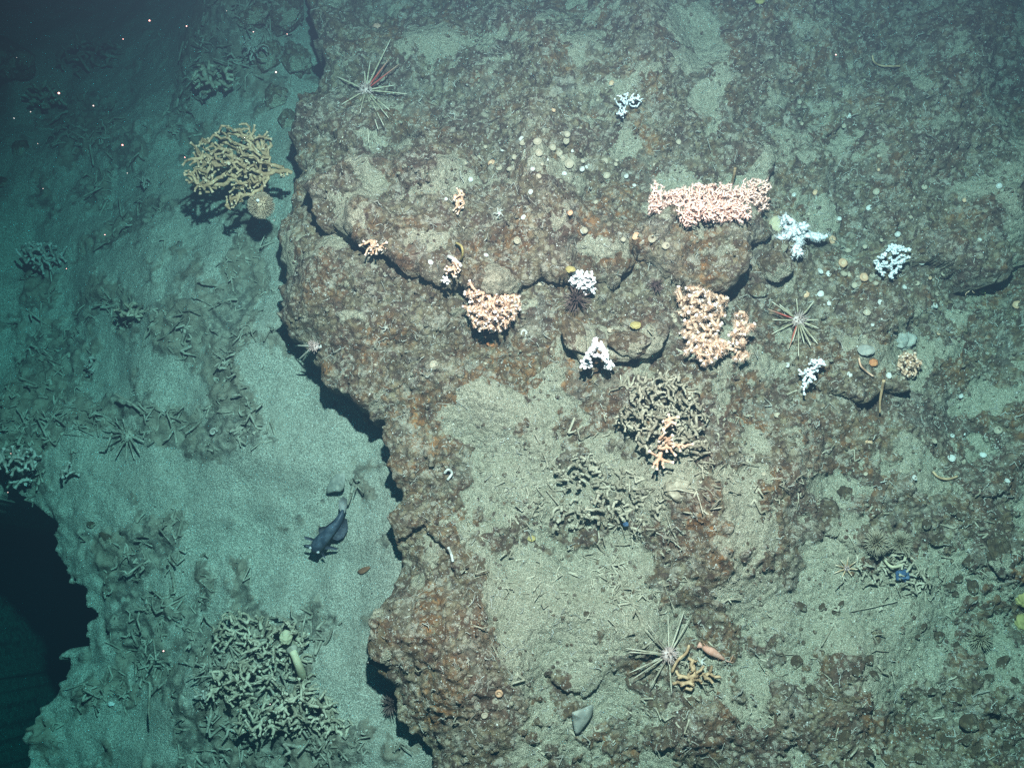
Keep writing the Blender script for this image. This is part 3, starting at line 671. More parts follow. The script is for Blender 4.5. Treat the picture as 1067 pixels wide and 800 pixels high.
# ------------------------------------------------------------------ urchins
def pencil_urchin(label, c, tips, r=.023, red=(), lift=.022, rise=.03, thick=.0027, mat=None, name='pencil_urchin', body=None):
    C = at(*c, lift); t = thing(name, label, 'sea urchin', C, None)
    V, F = lump(2, .05, 3, 5); Z = nrm((-FWD + .3 * NV)[None])[0]
    V = V * r * .95; nv = V @ NV; V = V - np.multiply.outer(nv * .25, NV)
    part('test', mesh_of('test', V, F, body or M_TEST), t)
    sh = nrm(RNG.normal(size=(46, 3)) + .5 * NV); V, F = tubes(sh * r * .8, sh * r * RNG.uniform(1.25, 1.6, (46, 1)), np.full(46, .0016), np.full(46, .0009), 4)
    part('short_spines', mesh_of('short_spines', V, F, body or M_TEST), t, kind='stuff')
    for k, (x, y) in enumerate(tips):
        T = at(x, y, rise * RNG.uniform(.5, 1.6)) - C; d = T / np.linalg.norm(T); A = d * r * .6
        P = np.linspace(0, 1, 6)[:, None] * (T - A) + A
        V, F = sweep(P, thick * np.array([.8, 1.15, 1.1, .95, .75, .4]) * RNG.uniform(.85, 1.1), 6)
        tp = np.concatenate([np.repeat(np.linspace(0, 1, 6), 6), [0, 1]])
        s = part('spine', mesh_of('spine', V, F, M_SPINER if k in red else (mat or M_SPINE), tp), t)
        if k in red: s['label'] = 'dark red spine'
    return t
def build_urchins():
    pencil_urchin('pencil urchin with long tan spines, two red, on the upper rock', (381, 94), [(407, 41), (349, 79), (380, 74), (386, 63), (406, 61), (416, 67), (411, 89), (424, 98), (406, 115), (405, 123), (400, 131), (394, 135), (384, 149), (354, 149), (375, 118), (356, 109)], red=(4, 5))
    pencil_urchin('pencil urchin with short tan spines right of the peach two-lobed coral', (832, 334), [(804, 314), (800, 322), (805, 333), (804, 348), (822, 363), (832, 371), (845, 360), (852, 358), (853, 342), (853, 333), (848, 314), (830, 311), (812, 317), (826, 356), (838, 358)], red=(4, 1), thick=.0024)
    pencil_urchin('pencil urchin with few wide-spread dark-edged spines on the lower sand', (697, 682), [(713, 636), (718, 646), (675, 650), (652, 675), (655, 701), (658, 708), (677, 717), (700, 724), (696, 640), (672, 655), (655, 679)], r=.023, thick=.0024, mat=M_DEADT)
    pencil_urchin('pencil urchin tucked under the outcrop edge showing only its pale spines', (327, 361), [(308, 360), (310, 376), (314, 378), (318, 366)], r=.016, thick=.0036, mat=M_SPINEW, rise=.10, lift=.06)
    pencil_urchin('dull green pencil urchin on debris of the left sand slope', (133, 453), [(107, 455), (112, 464), (120, 477), (131, 480), (146, 472), (120, 438), (107, 445), (128, 436), (150, 460), (140, 478)], r=.026, thick=.0036, mat=M_DEAD, rise=.03, body=M_DEAD)
    pencil_urchin('tiny pinkish starry urchin on sand left of the olive anemones', (882, 592), [(869, 597), (870, 588), (876, 583), (884, 580), (893, 584), (895, 593), (888, 600), (877, 602)], r=.007, thick=.0017, mat=M_TAN, lift=.01, rise=.012)
    # round urchin below the tan coral
    C = at(272, 214, h=-.10); t = thing('round_urchin', 'round tan urchin with dense short spines under the large tan coral', 'sea urchin', C)
    V, F = ICO[3]; part('test', mesh_of('test', V * .033, F, M_URCH, np.full(len(V), .1)), t)
    d = nrm(RNG.normal(size=(2400, 3))); V, F = tubes(d * .030, d * RNG.uniform(.037, .046, (2400, 1)), np.full(2400, .0013), np.full(2400, .0005), 3)
    part('spines', mesh_of('spines', V, F, M_URCH, np.tile(np.repeat([0, 1.0], 3), 2400)), t, kind='stuff')
    V, F = lump(2, .1, 3, 4); part('mouth', mesh_of('mouth', V * .005 + (-FWD + .2 * UPV) * .041, F, M_SHELLW), t)

def anemone(name, label, px, r, n, mat, lift=.01, flat=.5, dirn=None, ln=1.6, thick=.0018, group=None):
    C = at(*px, lift); t = thing(name, label, 'anemone', C, group)
    Z = NV if dirn is None else nrm((NV + dirn)[None])[0]
    V, F, tt = lathe_many(np.zeros((1, 3)), Z[None], [(r * .5, -.02), (r * .42, .0), (r * .5, .010), (r * .62, .018), (r * .4, .020), (.001, .016)], 14)
    part('column', mesh_of('column', V, F, mat, tt * .4), t)
    d = nrm(nrm(RNG.normal(size=(n, 3))) + flat * Z); d = np.where((d @ Z)[:, None] < .05, d + Z * .5, d); d = nrm(d)
    A = d * r * .5 + Z * .012; B = A + d * r * ln * RNG.uniform(.5, .8, (n, 1)) ; Mm = (A + B) / 2 + Z * r * .10
    V1, F1 = tubes(A, Mm, np.full(n, thick), np.full(n, thick * .8), 4); V2, F2 = tubes(Mm, B, np.full(n, thick * .8), np.full(n, thick * .3), 4)
    part('tentacles', mesh_of('tentacles', np.concatenate([V1, V2]), np.concatenate([F1, F2 + len(V1)]), mat, np.concatenate([np.full(len(V1), .3), np.full(len(V2), .9)])), t, kind='stuff')
    return t
def build_anemones():
    anemone('anemone', 'dark brown anemone with radiating tentacles right under the bright white fan', (600, 311), .026, 90, M_DARKAN, .02, .4, -.5 * UPV, 1.9, .0016)
    anemone('anemone', 'small dark purple anemone in a crack left of the boulder', (683, 299), .016, 60, M_DARKAN, .012, .3, None, 1.8, .0013)
    anemone('anemone', 'dark spiky anemone on the outcrop edge near its foot', (412, 732), .024, 110, M_DARKAN, .015, .2, -.8 * RGT, 1.7, .0016)
    for p in ((911, 565), (936, 566)):
        anemone('anemone', 'soft olive anemone, one of a touching pair on the right sand', p, .030, 420, M_OLIVE, .015, .35, None, 1.2, .0013, 'pair of olive anemones')
    anemone('anemone', 'murky green anemone on silt beside dark rubble at lower right', (1018, 664), .030, 260, M_OLIVE, .012, .4, None, 1.2, .0016)
build_urchins(); build_anemones()

# ------------------------------------------------------------------ cup corals and other round growths
CUP = [(.55, -.4), (.62, .1), (.85, .5), (1.0, .75), (.92, .85), (.62, .62), (.30, .45), (.20, .55), (.02, .60)]
FLATCUP = [(.8, -.3), (1.0, .12), (.96, .28), (.70, .34), (.50, .20), (.22, .16), (.02, .24)]
def build_cups():
    rng = np.random.default_rng(77); mats = {'cream': M_CREAM, 'orange': M_CREAM2, 'white': M_CUPW}; me = {}
    for k, m in mats.items():
        for q, pr in enumerate((CUP, FLATCUP)):
            V, F, tt = lathe_many(np.zeros((1, 3)), np.array([[0, 0, 1.0]]), pr, 11); V = V * (1 + .06 * rng.normal(size=(len(V), 1)))
            me[k, q] = mesh_of('cup_coral', V, F, m, tt)
    L = {'cream': 'small round cream cup coral with a dimpled top on the rock', 'orange': 'small round orange cup coral on the dark rock', 'white': 'small white cup coral dot on the rock'}
    spots = [(867, 250, 4.5, 'orange'), (878, 274, 5, 'orange'), (900, 289, 5, 'orange'), (839, 307, 4.5, 'orange'), (908, 378, 4.5, 'orange'), (1060, 318, 5, 'orange'), (913, 200, 3.6, 'cream'), (906, 217, 3.6, 'white'), (935, 244, 3.6, 'white'), (883, 263, 3.8, 'cream'), (878, 287, 4, 'cream'), (909, 287, 4, 'cream'), (891, 298, 3.5, 'cream'), (917, 315, 3.2, 'white'), (903, 327, 4, 'cream'),
             (946, 367, 4, 'cream'), (855, 307, 3.4, 'white'), (1022, 290, 3.4, 'cream'), (1041, 194, 3.5, 'white'), (560, 148, 5, 'cream'), (575, 154, 4, 'cream'), (591, 140, 3.6, 'cream'), (590, 147, 4, 'cream'), (561, 160, 4, 'cream'), (583, 160, 4, 'cream'), (592, 172, 5.5, 'cream'), (611, 173, 3.5, 'white'), (632, 183, 3.8, 'cream'), (545, 149, 4, 'cream'), (555, 178, 3, 'white'), (588, 181, 3, 'white'), (630, 168, 4, 'cream'), (664, 247, 4.5, 'orange'), (679, 248, 4.5, 'cream'), (694, 257, 4.2, 'cream'), (609, 240, 4, 'cream'), (633, 183, 3.5, 'cream'), (553, 200, 3.2, 'white'),
             (520, 175, 4, 'cream'), (512, 170, 4, 'orange'), (532, 178, 3.6, 'cream'), (500, 165, 3.6, 'cream'), (540, 250, 4.2, 'cream'), (546, 347, 4.2, 'white'), (452, 380, 5, 'cream'), (332, 361, 4, 'white'), (437, 277, 4, 'white'), (505, 745, 4, 'cream'), (990, 478, 4.2, 'white'), (1003, 480, 4, 'cream'), (905, 461, 4.6, 'orange'), (1024, 475, 3.5, 'white'), (972, 460, 3.4, 'cream'), (925, 392, 3.5, 'white'), (1040, 448, 4.5, 'cream'), (885, 390, 3.4, 'white'), (520, 722, 5, 'orange'), (798, 700, 3.2, 'cream'), (740, 770, 4.5, 'cream')]
    for k in range(105):                                     # the rest of the scatter on the upper rock
        z = rng.random()
        x, y = (rng.normal(580, 55), rng.normal(165, 32)) if z < .28 else (rng.normal(920, 75), rng.normal(270, 60)) if z < .55 else (rng.uniform(360, 1060), rng.uniform(60, 400)) if z < .88 else (rng.uniform(780, 1060), rng.uniform(400, 520))
        if 320 < x < 1062 and 20 < y < 530: spots.append((x, y, rng.uniform(1.5, 3.4), rng.choice(['cream', 'white', 'white', 'cream', 'cream', 'orange'], p=[.30, .10, .12, .26, .14, .08])))
    px = np.array([s[0] for s in spots]); py = np.array([s[1] for s in spots]); u, v, h = ground(px, py); P = world(u, v, h); Nn = normal(u, v, .02)
    for i, (x, y, r, k) in enumerate(spots):
        o = part('cup_coral', me[k, rng.integers(2)]); n = Vector(nrm((Nn[i] + .35 * -FWD + rng.normal(size=3) * .12)[None])[0])
        s = r * pxm(P[i]); o.matrix_world = Matrix.Translation(P[i]) @ n.to_track_quat('Z', 'Y').to_matrix().to_4x4() @ Matrix.Rotation(rng.uniform(0, 6), 4, 'Z') @ Matrix.Diagonal((s, s * rng.uniform(.85, 1), s, 1))
        where = 'clustered between the spindly white coral and the ledge' if 500 < x < 645 and 95 < y < 262 else 'between the fluffy white coral and the tan peach lump' if 840 < x < 960 and 190 < y < 395 else 'on the rock around the pink boulder colony' if 640 < x < 840 and y < 400 else 'on rough rock near the right rim' if x >= 960 or (x > 840 and y < 190) else 'on the rock of the left outcrop shoulder' if x <= 500 and y < 420 else 'on the lower rock among the silt'
        size = 'broad' if r >= 3.6 else 'tiny'
        tag(o, f'{size} round {k} cup coral {where}', 'cup coral', f'{k} cup corals')
build_cups()

# ------------------------------------------------------------------ stones
def stone(label, px, rx, ry, seed, name='stone', cat='stone', thick=.6, rot=0, mat=None, sub=3, cuts=7, group=None, sink=.25, lift=0, amp=.22):
    B = at(*px, lift); s = pxm(B); V, F = lump(sub, amp, 1.7, seed, cuts)
    c, q = math.cos(math.radians(rot)), math.sin(math.radians(rot))
    a = V[:, 0] * rx * s; b = V[:, 1] * ry * s; z = V[:, 2] * min(rx, ry) * s * thick
    X = (a * c - b * q)[:, None] * RGT + (a * q + b * c)[:, None] * VV + (z + min(rx, ry) * s * thick * (1 - sink) * .6)[:, None] * NV
    o = part(name, mesh_of(name, X, F, mat or M_STONE, None, True)); o.location = B
    return tag(o, label, cat, group)
def build_stones():
    stone('large dark elongated stone half sunk in the right sand', (863, 538), 12, 24, 3, rot=14)
    stone('dark round boulder looming in the dim upper left', (14, 66), 25, 25, 8, name='boulder', cat='boulder', thick=.9, sub=4)
    stone('small black stone on the sand below the dim boulder', (22, 155), 8, 10, 9)
    stone('black pebble at the far left of the sand slope', (4, 191), 5, 6, 10)
    stone('narrow dark stone lying aslant on the left sand', (112, 561), 10, 4.5, 11, rot=-28)
    stone('small dark pebble just above the narrow slanting stone', (96, 546), 5, 4, 12)
    stone('dark pebble alone on the pale middle sand', (611, 639), 3, 3, 13)
    stone('dark plate of rock on sand at the right edge', (1042, 576), 15, 26, 14, rot=10, thick=.35)
    stone('dark stone just above the big elongated one', (880, 514), 8, 8, 15)
    lab = 'small dark stone scattered on the lower right sand'
    for k, (x, y, r) in enumerate([(835, 632, 6), (856, 632, 4.5), (871, 637, 4), (876, 629, 4), (990, 611, 6.5), (998, 603, 5), (995, 619, 4), (1014, 612, 7), (1009, 585, 8), (956, 663, 4), (962, 653, 5), (977, 662, 7), (996, 672, 5), (1010, 753, 9), (1007, 771, 7), (1037, 740, 5), (1030, 757, 6), (1051, 778, 6), (985, 771, 8), (992, 532, 6), (1001, 537, 5), (965, 546, 7), (977, 563, 9), (990, 571, 5), (1022, 596, 5), (905, 688, 8), (893, 700, 6), (910, 702, 6), (938, 745, 8), (955, 760, 6), (880, 770, 9), (905, 785, 8), (1060, 745, 5), (1045, 690, 8), (1030, 705, 6), (1058, 710, 6), (945, 725, 4), (970, 720, 5), (1000, 728, 5), (830, 690, 7), (845, 720, 8), (1018, 785, 9), (960, 790, 7)]):
        stone('broad dark stone scattered on the lower right sand' if r >= 7 else lab, (x, y), r * RNG.uniform(.7, 1.1), r * RNG.uniform(.8, 1.3), 40 + k, rot=RNG.uniform(-60, 60), sub=2, group='small dark stones on the lower right sand')
    for k, (x, y, a, b) in enumerate([(298, 20, 22, 24), (277, 62, 19, 20), (306, 66, 17, 20), (287, 104, 15, 14), (262, 18, 18, 14), (300, 128, 12, 12)]):
        stone('silted boulder in the rubble where the outcrop meets the upper slope', (x, y), a, b, 120 + k, 'boulder', 'boulder', .8, RNG.uniform(-40, 40), M_BOULDER, 5, 5, 'boulders where the outcrop meets the upper slope', .5, -.02, .2)
    # blocks of the ledges
    stone('squarish grey block wedged right of the boulder under the fluffy coral', (806, 278), 19, 17, 61, 'boulder', 'boulder', .9, -20, M_BOULDER, 5, 9, sink=.5, amp=.12)
    stone('small angular grey block in the crack beside the squarish one', (790, 304), 9, 9, 62, 'boulder', 'boulder', .8, 40, M_BOULDER, 3, 9, sink=.5, amp=.1)
    stone('rounded brown boulder with a pale top beside the hanging white coral', (600, 350), 15, 24, 63, 'boulder', 'boulder', .7, 12, M_BOULDER, 5, 6, sink=.6, amp=.15)
    stone('low rounded block between the hanging white coral and the peach colony', (655, 358), 22, 14, 64, 'boulder', 'boulder', .8, 0, M_BOULDER, 5, 5, sink=.6, amp=.15)
    stone('rounded grey knob under the ledge by the compact peach coral', (472, 322), 14, 12, 65, 'boulder', 'boulder', .8, 0, M_BOULDER, 5, 5, sink=.5, amp=.15)
    stone('smooth knob bulging from the outcrop edge near its foot', (400, 672), 15, 19, 66, 'boulder', 'boulder', .9, 10, M_BOULDER, 5, 3, sink=.5, amp=.12, lift=-.02)
build_stones()

# ------------------------------------------------------------------ fish
def build_fish():
    base = at(341, 556, .07); s = pxm(base)
    Z = nrm((NV * .8 - FWD * .4)[None])[0]
    g = lambda x, y, up=0.0: (RGT * (x - 341) + UPV * (556 - y)) * s + Z * up
    line = curve([g(327, 575, .0), g(331, 568, .004), g(337, 561, .008), g(344, 553, .009), (g(352, 544, .008)), g(356, 536, .006), g(357.5, 531, .004)], 26)
    t_ = np.linspace(0, 1, 26)
    wid = np.interp(t_, [0, .03, .10, .22, .36, .55, .75, .9, 1], [.004, .013, .0195, .0220, .0205, .0170, .0115, .0062, .0032])
    hei = wid * np.interp(t_, [0, .3, 1], [.75, .95, 1.15])
    d = nrm(np.gradient(line, axis=0)); side = nrm(np.cross(d, Z[None])); up = np.cross(side, d)
    K = 16; a = np.arange(K) * 2 * math.pi / K
    V = (line[:, None] + side[:, None] * (np.cos(a)[None, :, None] * wid[:, None, None]) + up[:, None] * (np.sin(a)[None, :, None] * hei[:, None, None])).reshape(-1, 3)
    i = np.arange(K); j = (i + 1) % K
    F = np.concatenate([np.stack([i, j, j + K, i + K], 1) + k * K for k in range(25)]); n = len(V)
    V = np.concatenate([V, line[:1], line[-1:]])
    F = np.concatenate([F, np.stack([j, i, np.full(K, n), np.full(K, n)], 1), np.stack([i + 25 * K, j + 25 * K, np.full(K, n + 1), np.full(K, n + 1)], 1)])
    t = thing('fish', 'dark blue fish swimming head down over the sand slope', 'fish', base)
    part('body', mesh_of('body', V, F, M_FISH), t)
    def fin(name, pts, th, mat, label=None):
        P = np.array(pts); n = len(P); c = np.cross(P[1] - P[0], P[-1] - P[0]); c = c / np.linalg.norm(c) * th / 2
        V = np.concatenate([P + c, P - c]); F = [[0, k, k + 1, k + 1] for k in range(1, n - 1)] + [[n, n + k + 1, n + k, n + k] for k in range(1, n - 1)] + [[k, (k + 1) % n, n + (k + 1) % n, n + k] for k in range(n)]
        o = part(name, mesh_of(name, V, np.array(F), mat, None, False), t)
        if label: o['label'] = label
    fin('pectoral_fin', [g(331, 563, -.002), g(324, 560, -.006), g(316, 558.5, -.010), g(317, 561.5, -.011), g(325, 563.5, -.007), g(331, 566, -.002)], .0018, M_FIN)
    fin('pectoral_fin', [g(340, 568, -.002), g(345, 569, -.006), g(352, 571, -.010), g(350, 573, -.011), g(344, 572, -.007), g(338, 572, -.002)], .0018, M_FIN)
    fin('pelvic_fin', [g(328, 568, -.006), g(322, 567.5, -.012), g(316, 567, -.016), g(318, 569.5, -.016), g(325, 570.5, -.010), g(329, 571, -.006)], .0018, M_FIN)
    fin('pelvic_fin', [g(336, 575, -.006), g(338, 579, -.010), g(338.5, 582, -.013), g(336, 580, -.012), g(334, 576, -.006)], .0018, M_FIN)
    fin('dorsal_fin', [g(336, 560, .014), g(333, 553, .022), g(334, 549, .024), g(341, 548, .022), g(350, 541, .018), g(354, 537, .010), g(346, 549, .012)], .0018, M_FIN)
    fin('anal_fin', [g(346, 561, -.004), g(351, 563, -.012), g(357, 560, -.014), g(362, 551, -.012), g(361.5, 541, -.008), g(358, 539, -.003), g(353, 549, -.003)], .0018, M_FIN)
    fin('tail_fin', [g(356, 535, .003), g(353, 528, .003), g(353.5, 521, .004), g(357.5, 517, .004), g(362, 520, .004), g(361.5, 528, .004), g(359.5, 534, .003)], .0016, M_TAILF, 'pale grey tail fin')
    for q in (-1, 1):
        p = line[2] + side[2] * wid[2] * .78 * q + up[2] * hei[2] * .62
        V, F = ICO[2]; e = part('eye', mesh_of('eye', V * .0052 + p, F, M_EYE), t)
        V, F = ICO[1]; part('pupil', mesh_of('pupil', V * .0026 + (side[2] * q * .5 + up[2] * .9) * .0022 + p, F, M_FIN), e)
build_fish()

# ------------------------------------------------------------------ sponges, shells and small animals
def plate(name, label, cat, pts, lifts, th, mat, bulge=.006):
    """a thick curved leaf of sponge or shell through an outline of photo pixels"""
    P = np.array([at(x, y, l) for (x, y), l in zip(pts, lifts)]); c = P.mean(0); C = c - th * 2 * NV
    o = thing_mesh = None; n = len(P); P = curve(np.concatenate([P, P[:1]]), n * 4 + 1)[:-1]; n = len(P)
    rings = [P * k + c * (1 - k) + NV * bulge * (1 - k * k) for k in (1, .8, .5)]
    top = np.concatenate(rings + [(c + NV * bulge)[None]]); bot = top - NV * th
    V = np.concatenate([top, bot]); m = len(top); F = []
    for b, fl in ((0, 0), (m, 1)):
        for r in range(2):
            for k in range(n):
                q = [b + r * n + k, b + r * n + (k + 1) % n, b + (r + 1) * n + (k + 1) % n, b + (r + 1) * n + k]; F.append(q[::-1] if fl else q)
        for k in range(n):
            q = [b + 2 * n + k, b + 2 * n + (k + 1) % n, b + 3 * n]; q = q[::-1] if fl else q; F.append(q + [q[2]])
    F += [[k, m + k, m + (k + 1) % n, (k + 1) % n] for k in range(n)]
    o = part(name, mesh_of(name, V - C, np.array(F), mat)); o.location = C
    return tag(o, label, cat)
def blob(name, label, cat, px, rx, ry, mat, seed, lift=0, thick=.7, amp=.18, group=None):
    return stone(label, px, rx, ry, seed, name, cat, thick, 0, mat, 3, 0, group, .2, lift, amp)
def worm(name, label, cat, pts, lifts, rad, mat, n=14, base=None):
    P = np.array([at(x, y, l) for (x, y), l in zip(pts, lifts)]); C = P[0]
    V, F = sweep(curve(P - C, n), rad if np.ndim(rad) else np.full(n, rad), 7)
    o = part(name, mesh_of(name, V, F, mat)); o.location = C
    return tag(o, label, cat)
def build_small():
    plate('fan_sponge', 'grey triangular fan-shaped sponge standing on sand behind the fish', 'sponge', [(359, 493), (351, 494), (343, 502), (340, 513), (348, 512), (356, 511), (359, 503)], [.07, .06, .05, .03, .05, .05, .07], .008, M_GREYP)
    plate('fan_sponge', 'grey green folded triangular sponge on the lower middle sand', 'sponge', [(596, 742), (607, 738), (618, 734), (616, 746), (609, 757), (601, 765), (597, 753)], [.04, .045, .05, .04, .03, .02, .03], .010, M_GREYP, .012)
    plate('shell', 'flat reddish brown leaf-shaped shell on sand below the fish', 'shell', [(372, 595), (378, 591), (386, 590), (382, 595), (376, 598)], [.012] * 5, .005, M_BROWN, .004)
    plate('slate_chip', 'flat grey flap of rock beneath the fluffy white coral', 'rock chip', [(806, 250), (815, 243), (822, 252), (818, 262), (808, 260)], [.03] * 5, .012, M_BOULDER)
    # tube sponge in the dead framework
    r = at(316, 706, .02); t = thing('tube_sponge', 'pale yellow tube sponge leaning in the dead coral heap', 'sponge', r)
    ax = curve([at(316, 706, .02) - r, at(310, 690, .07) - r, at(305, 678, .10) - r], 10); V, F = sweep(ax, .0135 * np.array([.7, .95, 1, .95, .9, .9, .85, .85, .9, 1.0]), 12); part('tube', mesh_of('tube', V, F, M_PALEY), t)
    d = nrm((ax[-1] - ax[-2])[None]); V, F, tt = lathe_many(ax[-1:] - d * .004, d, [(.013, 0), (.018, .008), (.019, .014), (.014, .013), (.009, .002), (.001, -.002)], 14); part('rim', mesh_of('rim', V, F, M_DEAD, tt), t)
    V, F = lump(3, .12, 2, 6); part('bulb', mesh_of('bulb', V * np.array([.020, .024, .020]) + at(298, 664, .08) - r, F, M_PALEY), t)
    blob('sponge', 'small yellow sponge beside the bright white coral fan', 'sponge', (594, 281), 5, 3.6, M_YEL, 71, .035)
    blob('sponge', 'yellow sponge pad on the low block above the peach colony', 'sponge', (662, 339), 5, 4, M_YEL, 72, .02, .35)
    blob('sponge', 'round cream sponge at the left of the fluffy white coral', 'sponge', (808, 235), 8, 9, M_PALEY, 73, .01, .8, .06)
    blob('sponge', 'yellow orange sponge at the right rim, upper of the two', 'sponge', (1064, 624), 8, 8, M_YEL, 74)
    blob('sponge', 'yellow green sponge at the right rim, lower of the two', 'sponge', (1064, 648), 9, 10, M_YEL, 75)
    blob('sponge', 'small orange sponge patch left of the tan peach lump', 'sponge', (910, 378), 4.5, 4, M_ORG, 76, .005, .5)
    blob('sponge', 'tiny orange sponge under the compact peach coral', 'sponge', (511, 358), 4, 3, M_ORG, 77, .005, .5)
    blob('sponge', 'dark blue sponge lump among dead coral near the olive anemones', 'sponge', (940, 599), 6, 6, M_BLUE, 78, .012, .8, .5)
    blob('sponge', 'tiny blue sponge speck on the middle coral mat', 'sponge', (652, 546), 2.6, 2.2, M_BLUE, 79, .02, .8, .3)
    blob('sponge', 'grey disc-shaped sponge on dark rock above the small right ledge', 'sponge', (902, 365), 9, 6, M_GREYP, 80, .008, .35, .1)
    blob('sponge', 'small ochre sponge pad on the middle sand', 'sponge', (554, 561), 4, 3, M_YEL, 81, .004, .4)
    blob('sponge', 'tiny yellow sponge at the end of the right crack', 'sponge', (1024, 304), 3.5, 2.5, M_YEL, 82, .01, .5)
    blob('sponge', 'tiny yellow sponge at the top of the rock face', 'sponge', (792, 2), 5, 3, M_YEL, 83, .01, .5)
    blob('sponge', 'silt-coloured sponge lump just below the dead framework', 'sponge', (708, 512), 17, 12, M_DEADT, 84, -.025, .7, .3)
    blob('sponge', 'grey sponge cushion above the tan peach lump', 'sponge', (942, 355), 10, 9, M_GREYP, 85, -.012, .6, .3)
    blob('sponge', 'pale knobs on the rim beside the notch of the dark hollow', 'sponge', (90, 617), 9, 6, M_GREYP, 86, .01, .7, .3)
    blob('shell', 'bright pink and white shell chip on the upper left rock', 'shell', (392, 28), 4, 3, M_SALMON, 87, .01, .6, .3)
    blob('shell', 'white shell chip on the left lower sand', 'shell', (116, 733), 3, 2.2, M_CUPW, 88, .01, .6, .3)
    worm('worm_tube', 'curved yellow worm tube above the cream coral tuft', 'worm tube', [(475, 253), (481, 257), (482, 265), (480, 271)], [.02, .04, .04, .015], .0036, M_YEL)
    worm('worm_tube', 'short thick white worm tube pointing at the cream coral tuft', 'worm tube', [(467, 267), (474, 271), (481, 278)], [.02, .04, .045], .0056, M_CUPW)
    worm('worm_tube', 'bent tan worm tube left of the tan peach lump', 'worm tube', [(895, 373), (897, 381), (903, 387), (910, 392)], [.012, .02, .018, .012], .0030, M_PEACH2)
    worm('sea_whip', 'white stalk hanging downhill from the small right ledge', 'sea whip', [(921, 396), (919, 406), (917, 418), (917, 430)], [.03, .045, .04, .03], .0042 * np.interp(np.linspace(0, 1, 14), [0, 1], [1.2, .7]), M_TAN)
    worm('worm_tube', 'cream crescent worm tube on dark rock at the right', 'worm tube', [(972, 491), (978, 497), (988, 499), (998, 496)], [.01, .016, .016, .01], .0036, M_TAN)
    worm('worm_tube', 'short white worm tube on the left of the silt patch', 'worm tube', [(467, 570), (470, 577), (472, 585)], [.012, .025, .012], .0042, M_CUPW)
    worm('worm_tube', 'white worm tube knot at the corner of the silt patch', 'worm tube', [(463, 493), (467, 489), (471, 493), (466, 500)], [.012, .022, .02, .01], .0042, M_CUPW)
    worm('worm_tube', 'yellowish worm tube among dead coral beside the blue sponge', 'worm tube', [(920, 580), (928, 590), (940, 588), (944, 578)], [.02, .03, .03, .02], .0045, M_PALEY)
    worm('sea_whip', 'thin straight rod lying on sand below the olive anemones', 'sea whip', [(886, 637), (910, 632), (935, 626)], [.008, .011, .011], .0015, M_DEADT)
    worm('worm_tube', 'yellow hooked worm tube in front of the spread pencil urchin', 'worm tube', [(700, 700), (706, 688), (715, 680), (718, 672)], [.02, .035, .04, .035], .0042, M_TAN)
    worm('worm_tube', 'pale stick lying on the top right rock', 'worm tube', [(909, 58), (911, 65), (920, 69), (938, 69)], [.02, .025, .015, .01], .0030, M_TAN)
    worm('sea_whip', 'upright thin stub sprouting behind the pink colony', 'sea whip', [(763, 190), (765, 182), (766, 175)], [.02, .05, .07], .0046, M_TAN)
    # snail
    C = at(222, 450, .012); a = np.linspace(0, 4.2 * math.pi, 40); rr = .017 * np.exp(-a / 7.5)
    V, F = sweep(np.outer(rr * np.cos(a), RGT) + np.outer(rr * np.sin(a), VV) + np.outer(.006 * a / 12, NV), .0055 * np.exp(-a / 9), 8)
    o = part('snail_shell', mesh_of('snail_shell', V * .8, F, M_GREYC)); o.location = C; tag(o, 'pale coiled snail shell on the left sand slope', 'shell')
    # shrimp
    C = at(742, 680, .022); s = pxm(C); t = thing('shrimp', 'salmon pink shrimp beside the dead coral tangle on the lower sand', 'shrimp', C)
    g = lambda x, y, z=0: (RGT * (x - 742) + UPV * (680 - y)) * s + NV * z
    V, F = sweep(curve([g(732, 674), g(738, 677, .006), g(744, 680, .008), g(750, 684, .004), g(755, 687)], 16), .0125 * np.interp(np.linspace(0, 1, 16), [0, .12, .35, .6, .9, 1], [.25, .7, 1, .75, .35, .2]), 10); part('body', mesh_of('body', V, F, M_SALMON), t)
    for k in range(8):
        q = k // 2; sg = 1 if k % 2 else -1; p = g(736 + q * 3.6, 676 + q * 2.1, 0)
        V, F = sweep(curve([p, p + sg * (UPV * .012 + RGT * -.004) + NV * .004, p + sg * (UPV * .018 + RGT * -.008) - NV * .016], 6), .0011, 5); part('leg', mesh_of('leg', V, F, M_SALMON), t)
    for sg in (-1, 1):
        V, F = sweep(curve([g(755, 687), g(760, 689, .004), g(764, 686 + 4 * sg, .002)], 8), .0009, 4); part('antenna', mesh_of('antenna', V, F, M_SALMON), t)
    V, F = lathe_many(np.array([g(731.5, 673.5)]), np.array([g(725, 670) - g(732, 674)]), [(.003, 0), (.008, .006), (.010, .012), (.002, .013)], 8)[:2]; V = V - np.outer((V - g(731, 673)) @ NV * .7, NV); part('tail_fan', mesh_of('tail_fan', V, F, M_SALMON), t)
